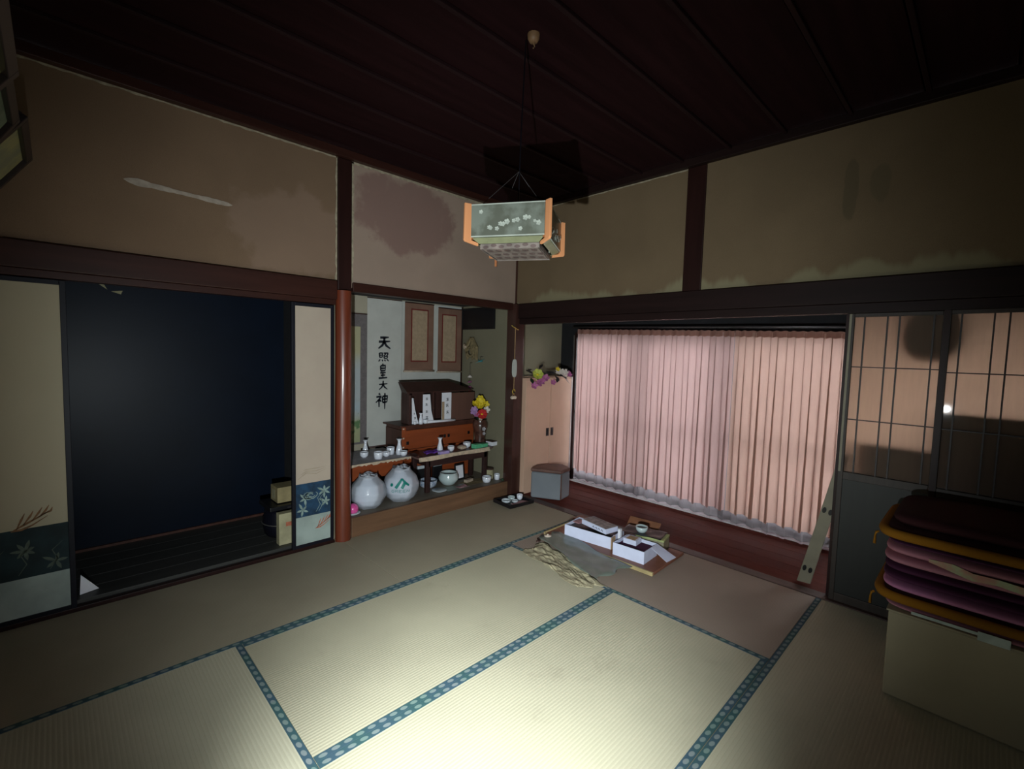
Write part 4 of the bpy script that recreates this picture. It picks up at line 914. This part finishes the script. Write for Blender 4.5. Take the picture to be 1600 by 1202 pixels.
b1 = lidless('white_box', 'long open white cardboard box at the left of the pile on the board', -.11, -.20, .11, .20, .088, (-.335, -1.275, ZB), math.radians(7), inside='film_black')
MB().box((-.112, -.2065, 0), (-.05, -.2005, .088)).build('kraft_end', 'cardboard', b1)
MB().box((-.06, .205, 0), (.02, .2065, .06)).build('end_label', 'pink_card', b1)
b2 = lidless('white_box', 'square open white cardboard box at the front right of the pile on the board', -.105, -.12, .105, .12, .088, (-.365, -1.655, ZB), math.radians(4), inside='blanket_plum')
MB().prism([(.0, -.122, .086), (.10, -.122, .086), (.09, -.265, .035), (-.03, -.25, .035)], (0, 0, .003)).build('flap', 'box_white', b2)
pbx = thing('photo_carton', 'white carton with photo-printed top lying across the long white box', 'box', (-.315, -1.31, .113), math.radians(-14), rot=(0, 0, math.radians(-10)))
MB().box((-.065, -.13, 0), (.065, .13, .038)).build('box_body', 'box_white', pbx, bevel=.001); MB().box((-.060, -.125, .0382), (.060, .125, .0395)).build('printed_top', 'print_photo', pbx)
mb = MB()
for k in range(4): mb.ribbon([(-.10+.03*k, .012), (-.09+.03*k, .024), (-.08+.03*k, .014)], [.004, .005, .003], lambda u, v: (-.0656, u, v), 2)
mb.build('printed_marks', 'ink', pbx, thick=.0004)
pk = tag(MB().box((-.045, -.03, 0), (.045, .03, .004)).build('pink_card', 'pink_card'), 'small pink card at the left end of the long white box', 'card'); pk.location = (-.335, -1.13, .113)
wp = thing('white_packet', 'small white packet standing between the two white boxes', 'packet', (-.27, -1.475, .1)); wp.location = (-.325, -1.50, ZB)
MB().box((-.012, -.010, 0), (.012, .010, .135)).build('box_body', 'white_paper', wp, bevel=.001); MB().box((-.0125, -.0105, .1352), (.0125, .0105, .138)).build('lid', 'dish_white', wp)
sb = thing('small_carton', 'small white carton with tan top inside the square white box', 'box', (-.33, -1.61, .088+.003), math.radians(6)); MB().box((-.045, -.05, 0), (.045, .05, .036)).build('box_body', 'box_white', sb, bevel=.001); MB().box((-.04, -.035, .0362), (.03, .03, .0375)).build('label', 'cardboard', sb)
sb2 = thing('olive_booklet', 'olive booklet with lime edge sticking out of the pile on the board', 'booklet', (-.20, -1.70, ZB), math.radians(12))
sb2.location = (-.150, -1.655, ZB); MB().box((-.075, -.12, 0), (.075, .085, .085)).build('block', 'olive_card', sb2, bevel=.002); MB().box((-.077, -.122, .0855), (.077, .087, .10)).build('cover', 'lime_card', sb2, bevel=.002)
bo = thing('bowl_on_pile', 'pale round bowl sitting on black film on top of the pile', 'bowl', (-.185, -1.60, .1285)); bo['category'] = 'bowl'; bo.name = 'pale_bowl'
MB().lathe([(.0005, 0), (.026, 0), (.042, .02), (.045, .045), (.041, .046), (.036, .02), (.0005, .008)], n=24, cap=False).build('bowl', 'celadon', bo, smooth=True); MB().lathe([(.0395, .034), (.0005, .034)], n=20, cap=False).build('filling', 'film_black', bo)
bf = tag(MB().grid(lambda a, b: (-.09+.18*a, -.15+.30*b, .002+.004*math.sin(a*8+b*3)*math.sin(b*9)+.003), 14, 20).build('black_film', 'film_black', thick=.001, smooth=True), 'crumpled black film under the pale bowl on the pile', 'film'); bf.location = (-.165, -1.61, .1250); bf.rotation_euler = (0, 0, .2)
cr = tag(MB().box((-.075, -.13, 0), (.075, .13, .006)).build('tan_board', 'wood_tan', bevel=.002), 'thin tan wooden lid leaning at the back of the pile', 'lid'); cr.location = (.005, -1.50, .088); cr.rotation_euler = (0, math.radians(-38), .12)
wc = thing('white_cup_lid', 'white round cup beside the left end of the board', 'cup', (-.60, -1.03, .004)); MB().lathe([(.0005, 0), (.022, 0), (.03, .02), (.028, .034), (.0005, .036)], n=18, cap=False).build('shell', 'bell_cream', wc, smooth=True); MB().lathe([(.008, .036), (.006, .044), (.001, .045)], n=10).build('knob', 'bell_cream', wc)
cd_ = tag(MB().tube([(-.60, -1.075, .006), (-.56, -1.03, .02), (-.57, -.99, .008)], .006, 6).tube([(-.70, -1.0, .008), (-.68, -1.02, .01), (-.655, -.97, .008), (-.63, -1.0, .009)], .005, 6).build('shoe_string', 'shrine_wood', smooth=True), 'short dark string lying on the mat near the crumpled paper', 'string')
rp = tag(MB().grid(lambda a, b: (-.06+.12*a, -.05+.1*b, .01+.03*math.sin(a*3)*math.sin(b*3)), 10, 10).build('white_wrapper', 'white_paper', thick=.001, smooth=True), 'crumpled white wrapper behind the long white box', 'wrapper'); rp.location = (-.15, -1.20, ZB+.015)
rbx = tag(MB().box((-.06, -.07, 0), (.06, .07, .045)).box((-.061, -.071, .0455), (.061, .071, .05)).build('brown_carton', 'board_brown', bevel=.002), 'small red-brown carton at the back left corner of the board', 'box'); rbx.location = (-.155, -1.04, ZB)

# crumpled kraft bag and grey film on the mats beside the board
def blanket(name, label, cat, corners, m, z, amp, seed, nu=26, nv=18, curl=0, crumple=0):
    P = [Vector(p) for p in corners]; rs = random.Random(seed); ph = [rs.uniform(0, 6) for _ in range(8)]
    def fn(a, b):
        p = P[0].lerp(P[1], a).lerp(P[3].lerp(P[2], a), b)
        wob = .018*math.sin(b*9+ph[0]) if a > .97 or a < .03 else 0; wob2 = .020*math.sin(a*11+ph[1]) if b > .97 or b < .03 else 0
        t_ = mnoise.turbulence(Vector((a*4+seed, b*5, 0)), 4, True)
        if crumple: return (p.x+wob, p.y+wob2, z+crumple*max(0, t_-.25))
        h = amp*(.5+.5*math.sin(a*7+ph[2]+2*math.sin(b*5+ph[3]))*math.sin(b*8+ph[4]+a*3))+amp*.35*math.sin(a*19+ph[5])*math.sin(b*17+ph[6])
        return (p.x+wob, p.y+wob2, z+max(.0, h)+curl*max(0, b-.85)*1.0)
    return tag(MB().grid(fn, nu, nv).build(name, m, smooth=True, thick=.0015), label, cat)
blanket('kraft_paper_bag', 'crumpled brown kraft paper spread on the mats beside the board', 'paper', [(-.66, -1.04, 0), (-.90, -1.06, 0), (-1.02, -1.66, 0), (-.88, -1.75, 0)], 'crumpled_kraft', .004, .011, 5, nu=60, nv=60, crumple=.026)
blanket('grey_sheet', 'dusty grey-green plastic sheet between the crumpled paper and the board', 'sheet', [(-.452, -1.02, 0), (-.66, -1.0, 0), (-.905, -1.70, 0), (-.58, -1.735, 0)], 'grey_film', .0300, .005, 6)

# ================================================================ PENDANT LAMP
lp = thing('pendant_lamp', 'square pendant lamp of etched glass with light wooden corner posts', 'lamp', (-1.800, -1.815, 1.925), math.radians(31.0-90))
S = .171
for k in range(4):                                   # corner posts: fins set diagonally with a turned-in foot
    T = Matrix.Rotation(k*PI/2, 4, 'Z')@Matrix.Translation((S, S, 0))@Matrix.Rotation(PI/4, 4, 'Z'); mb = MB(); mb.T = T
    mb.prism([(-.012, -.0055, .156), (.021, -.0055, .156), (.023, -.0055, .004), (.017, -.0055, -.004), (-.045, -.0055, -.016), (-.045, -.0055, -.004), (-.012, -.0055, .004)], (0, .011, 0)); po = mb.build('corner_post', 'lamp_wood', lp, bevel=.001)
    mb = MB(); mb.T = T; mb.box((-.018, -.0115, .006), (-.0121, .0115, .152)); mb.build('post_core', 'lamp_wood_brown', lp)
for k in range(4):
    T = Matrix.Rotation(k*PI/2, 4, 'Z'); mb = MB(); mb.T = T; mb.box((-S+.012, -S-.002, .020), (S-.012, -S+.002, .146)); gp = mb.build('glass_panel', 'etched_glass', lp)
    mb = MB(); mb.T = T; mb.box((-S+.012, -S-.003, .1465), (S-.012, -S+.003, .151)).box((-S+.012, -S-.003, .0145), (S-.012, -S+.003, .0195)); mb.build('rail', 'lamp_glass_white', lp)
    mb = MB(); mb.T = T; mb.poly([(-S+.014, -S+.002, .012), (S-.014, -S+.002, .012), (S-.040, -S+.030, -.006), (-S+.040, -S+.030, -.006)]); mb.build('sloping_rim', 'lamp_rim_green', lp, thick=.003)
    rs = random.Random(k)
    for q in range(13):
        u = -.085+.215*(q/12)+rs.uniform(-.01, .01); vv = .038+.065*rs.random()*(.3+.7*(q/12)); mb = MB(); mb.T = T
        blossom(mb, (u, -S-.0035, vv), rs.uniform(.007, .012), 5, (PI/2, 0, 0), .15); tag(mb.build('plum_blossom_print', 'lamp_glass_white', gp, thick=.0006), None, kind='stuff')
    mb = MB(); mb.T = T; blossom(mb, (-.115, -S-.0035, .118), .009, 5, (PI/2, 0, 0), .15); tag(mb.build('plum_blossom_print', 'lamp_glass_white', gp, thick=.0006), None, kind='stuff')
    mb = MB(); mb.T = T; mb.box((-S+.042, -S+.040, -.028), (S-.042, -S+.043, -.006)); mb.build('lower_panel', 'lamp_glass_dim', lp)
    for q in range(7):
        mb = MB(); mb.T = T; u = -.105+.035*q; zc = -.013 if q % 2 else -.020; mb.prism([(u+.013*math.cos(t), -S+.0398, zc+.007*math.sin(t)) for t in [2*PI*j/10 for j in range(10)]], (0, -.001, 0)); mb.build('leaf_cutout', 'lamp_leaf', lp)
MB().box((-S+.048, -S+.048, -.026), (S-.048, S-.048, -.024)).build('bottom_plate', 'lamp_glass_dim', lp)
for q in range(6):
    for r in range(3): MB().prism([(-.10+.04*q+(r % 2)*.014+.014*math.cos(t), -.085+.075*r+.022*math.sin(t), -.0262) for t in [2*PI*j/10 for j in range(10)]], (0, 0, -.0012)).build('leaf_cutout', 'lamp_leaf', lp)
MB().box((-S+.030, S-.050, -.055), (-S+.040, S-.040, .010)).build('switch_bracket', 'lamp_wood_brown', lp)
MB().lathe([(.05, .04), (.05, .06), (.02, .09), (.012, .10)], n=16).build('socket', 'lamp_glass_dim', lp)
MB().tube([(0, 0, .10), (.004, .003, .5), (0.01, .02, .915)], .003, 6).build('cord', 'film_black', lp)
for sx, sy in ((-1, -1), (1, 1), (1, -1), (-1, 1)): MB().tube([(sx*S*.8, sy*S*.8, .15), (0, 0, .34)], .001, 4).build('thread', 'thread_white', lp)
for sx, sy in ((-1, 1), (1, -1)): MB().tube([(-S*sx*.9, -S*.9, .152), (S*.9*sx, S*.9, .152)], .003, 5).build('cross_wire', 'thread_white', lp)
ro = thing('ceiling_rosette', 'small yellow-brown ceiling hook plate above the pendant lamp', 'ceiling fitting', (-1.752, -1.835, H-.002))
MB().lathe([(.0005, -.035), (.018, -.034), (.026, -.02), (.028, -.001)], n=14, cap=False).build('cover', 'rosette', ro, smooth=True)
MB().tube([(0, 0, -.034), (.008, 0, -.05), (0, 0, -.06)], .003, 6).build('hook', 'rosette', ro)

# ================================================================ CUSHION STACK
st_ = thing('cream_carton', 'tall cream carton under the stacked cushions', 'box', (-.45, -3.37, .003))
MB().box((-.295, -.265, 0), (.24, .255, .375)).build('box_body', 'box_cream', st_, bevel=.006)
MB().box((-.299, -.05, .20), (-.2955, -.0, .26)).build('hand_hole', 'box_cream', st_) if False else None
MB().box((-.30, -.27, .3755), (.245, .262, .384)).build('lid', 'box_cream', st_, bevel=.003)
def blank(name, label, x0, x1, y0, y1, z0, z1, m, layers=2, m2=None):
    o = thing(name, label, 'blanket', ((x0+x1)/2, (y0+y1)/2, z0), 0); h = (z1-z0)/layers
    for k in range(layers):
        mb = MB(); rounded(mb, (rnd(-.004, .004), rnd(-.004, .004), h*(k+.5)), (x1-x0-.01*(k % 2), y1-y0, h*.985), .22, 40, 12); mb.build('fold', m if k % 2 == 0 or not m2 else m2, o, smooth=True)
    return o
def zabuton(loc, label, size=.57, h=.055):
    o = thing('floor_cushion', label, 'cushion', loc, 0)
    mb = MB(); rounded(mb, (0, 0, h/2), (size, size, h), .35, 44, 12, .5); mb.build('cushion_body', 'cushion_brown', o, smooth=True)
    s = size/2-.006; pts = []
    for k in range(48):
        t = 2*PI*k/48; pts.append((s*math.copysign(abs(math.cos(t))**.3, math.cos(t)), s*math.copysign(abs(math.sin(t))**.3, math.sin(t)), h*.45))
    MB().tube(pts+[pts[0]], .021, 8).build('gold_piping', 'piping_gold', o, smooth=True)
    for sx in (-1, 1):
        for sy in (-1, 1):
            c = Vector((sx*(s-.01), sy*(s+.006), h*.4)); MB().tube([c, c+Vector((sx*.002, sy*.010, -.006)), c+Vector((sx*.003, sy*.012, -.02)), c+Vector((sx*.003, sy*.013, -.058))], [.005, .005, .004, .006], 6).build('tassel', 'piping_gold', o, smooth=True)
    return o
YC = -3.345
blank('folded_cloth', 'thin pink folded cloth lying directly on the cream carton', -.74, -.20, -3.62, -3.085, .3875, .412, 'blanket_pink', 1)
lab = tag(MB().box((-.003, -.045, -.03), (0, .045, .006)).build('cloth_label', 'label_pale', bevel=.001), 'pale green cloth label hanging below the pink folded cloth', 'label'); lab.location = (-.752, -3.435, .408)
strp = tag(MB().box((-.0025, -.10, -.006), (0, .10, .006)).build('white_tape', 'label_pale'), 'white tape strip along the edge of the pink folded cloth', 'tape'); strp.location = (-.7515, -3.29, .402)
zabuton((-.455, YC, .414), 'gold-piped dark floor cushion lowest in the stack, under the mauve blanket')
blank('folded_blanket', 'bright mauve folded blanket on the lower gold-piped cushion', -.745, -.19, -3.62, -3.075, .466, .505, 'blanket_mauve', 1)
blank('folded_blanket', 'dark plum folded blanket in the middle of the stack', -.74, -.19, -3.62, -3.075, .507, .580, 'blanket_plum', 2)
blank('folded_blanket', 'dusty pink double-folded blanket with pale floral edge', -.745, -.19, -3.62, -3.075, .582, .665, 'blanket_pink', 2)
mb = MB(); mb.ribbon([(-3.23, .642), (-3.30, .635), (-3.36, .618), (-3.43, .622), (-3.52, .612), (-3.60, .606)], [.012, .032, .030, .024, .028, .018], lambda u, v: (-.7475, u, v), 6); fo = mb.build('floral_scarf', 'floral_green', thick=.004); tag(fo, 'pale green floral scarf hanging out of the dusty pink blanket', 'scarf')
blank('folded_blanket', 'thin dark plum blanket under the top gold-piped cushion', -.735, -.19, -3.62, -3.08, .667, .690, 'blanket_plum', 1)
zabuton((-.465, YC, .691), 'gold-piped dark floor cushion near the top of the stack')
blank('folded_blanket', 'dark brown folded blanket topmost on the cushion stack', -.70, -.17, -3.63, -3.09, .742, .800, 'cushion_brown', 1)
# leaning strip with black bolts
ls = thing('leaning_board', 'narrow pale board with paired black bolts leaning beside the right curtain', 'board', (.15, -2.555, .004))
v = Vector((.0-.04, -.20, .93)); side = Vector((.0, -1, -.2)).normalized()
d = v.normalized(); side = (side-d*side.dot(d)).normalized(); nrm = d.cross(side).normalized()
def lpq(a, b, c): return tuple(side*a+d*b+nrm*c)
mb = MB(); q = [lpq(-.0, 0, 0), lpq(.075, .02, 0), lpq(.06, .95, 0), lpq(-.0, .95, 0)]; mb.prism(q, nrm*.014); mb.build('board', 'lean_board', ls, bevel=.002)
for t in (.11, .53):
    for a in (.018, .052):
        mb = MB(); sgn = -1
        pts = [Vector(lpq(a+.011*math.cos(k*PI/6), t+.02*math.sin(k*PI/6), 0)) for k in range(12)]
        for s0 in (1,):
            off_ = nrm*.0145 if nrm.x < 0 else nrm*-.0045
            mb.prism([p+off_ for p in pts], nrm*(.004)); 
        mb.build('bolt', 'black_iron', ls, bevel=.001)

# things behind the paper screens (their dark silhouettes)
hb = thing('hanging_bag', 'dark round bag hanging behind the paper screens under the lintel', 'bag', (.108, -3.125, 1.50))
mb = MB(); rounded(mb, (0, 0, .105), (.112, .25, .285), .8, 28, 16); mb.build('bag_body', 'dark_bag', hb, smooth=True)
MB().tube([(0, -.04, .20), (0, 0, .40), (0, .04, .20)], .006, 6).build('strap', 'dark_bag', hb, smooth=True)
ch = thing('dark_chest', 'tall dark chest on the veranda behind the right paper screen', 'chest', (.255, -3.42, .003))
MB().box((-.20, -.22, 0), (.20, .24, 1.20)).build('body', 'dark_chest', ch, bevel=.005)
for z in (.1, .45, .8): dw = MB().box((-.212, -.21, z), (-.201, .23, z+.30)).build('drawer', 'dark_chest', ch, bevel=.003); MB().box((-.225, -.05, z+.14), (-.2125, .05, z+.16)).build('handle', 'steel_dark', dw)
ch2 = thing('dark_chest', 'lower dark chest on the veranda behind the left paper screen', 'chest', (.322, -2.98, .003))
MB().box((-.23, -.19, 0), (.17, .13, .99)).build('body', 'dark_chest', ch2, bevel=.005)
for z in (.1, .5): dw = MB().box((-.242, -.18, z), (-.231, .12, z+.34)).build('drawer', 'dark_chest', ch2, bevel=.003); MB().box((-.255, -.05, z+.16), (-.2425, .05, z+.18)).build('handle', 'steel_dark', dw)

# ================================================================ IN THE CLOSET
c1 = thing('round_drum', 'dark round drum with a shiny rim inside the closet by the narrow panel', 'drum', (-2.10, .32, .043)); 
MB().lathe([(.12, 0), (.135, .02), (.15, .10), (.135, .18), (.12, .20), (.001, .20)], n=28).build('body', 'lacquer_black', c1, smooth=True); MB().tube([(.151*math.cos(2*PI*k/24), .151*math.sin(2*PI*k/24), .10) for k in range(25)], .004, 6).build('rim_band', 'alu', c1, smooth=True)
c2 = thing('tan_carton', 'tan cardboard box on the dark case in the closet', 'box', (-2.09, .35, .285)); MB().box((-.07, -.07, 0), (.09, .08, .115)).build('box_body', 'tan_box', c2, bevel=.002); MB().box((-.071, -.02, .02), (-.0702, .05, .09)).build('label', 'cream_box', c2)
c3 = thing('dark_case', 'dark flat case lying on the round drum in the closet', 'case', (-2.09, .35, .246)); MB().box((-.14, -.13, 0), (.14, .13, .032)).build('case_body', 'black_frame', c3, bevel=.006); MB().box((-.02, -.134, .01), (.02, -.1305, .022)).build('clasp', 'steel_dark', c3)
c4 = thing('cream_carton_small', 'upright cream carton standing behind the narrow sliding panel', 'box', (-2.165, .105, .043)); c4.name = 'small_cream_carton'
MB().box((-.05, -.03, 0), (.09, .03, .225)).build('box_body', 'cream_box', c4, bevel=.002); MB().box((-.005, -.0306, .13), (.09, -.0301, .16)).build('printed_band', 'print_orange', c4)
c5 = tag(MB().prism([(-3.252, .09, .0), (-3.17, .12, .0), (-3.245, .11, .105)], (.0, .002, .0)).build('folded_paper', 'white_paper'), 'white folded paper triangle standing at the left edge of the closet opening', 'paper'); c5.location = (.0, .0, .0445)
c6 = tag(MB().prism([(-3.12, .815, 1.90), (-3.08, .815, 1.86), (-3.05, .815, 1.80), (-3.09, .815, 1.83)], (0, .003, 0)).prism([(-3.03, .815, 1.79), (-2.97, .815, 1.80), (-2.98, .815, 1.775)], (0, .003, 0)).build('torn_paper', 'cream_box'), 'torn paper scraps stuck high on the navy closet panel', 'paper')

# ================================================================ FRAMED PICTURES AT THE UPPER LEFT
def pic(y0, y1, z0, z1, dx, m, label):
    o = thing('framed_picture', label, 'picture', (X0+.02, (y0+y1)/2, z0), 0, 'framed pictures along the upper left wall', rot=(0, math.asin(dx/(z1-z0)), 0))
    w_, h_ = (y1-y0), (z1-z0)
    MB().box((0, -w_/2, 0), (.012, w_/2, h_)).build('backing', 'frame_wood_black', o)
    MB().box((.0122, -w_/2+.035, .035), (.0135, w_/2-.035, h_-.035)).build('picture_sheet', m, o)
    f = .035; MB().box((.0122, -w_/2, 0), (.03, -w_/2+f, h_)).box((.0122, w_/2-f, 0), (.03, w_/2, h_)).box((.0122, -w_/2+f, 0), (.03, w_/2-f, f)).box((.0122, -w_/2+f, h_-f), (.03, w_/2-f, h_)).build('frame', 'frame_wood_black', o, bevel=.003)
    MB().tube([(.005, -w_*.3, h_*.8), (-.01, 0, h_*.95), (.005, w_*.3, h_*.8)], .0015, 4).build('hanging_wire', 'steel_dark', o); return o
pic(-2.10, -1.50, 1.86, 2.23, .205, 'picture_yellow', 'framed picture nearest the camera high on the left end wall')
pic(-1.42, -.85, 1.93, 2.30, .185, 'picture_green', 'middle framed picture high on the left end wall')
pic(-.78, -.20, 1.99, 2.36, .205, 'picture_yellow', 'framed picture closest to the closet corner high on the left end wall')
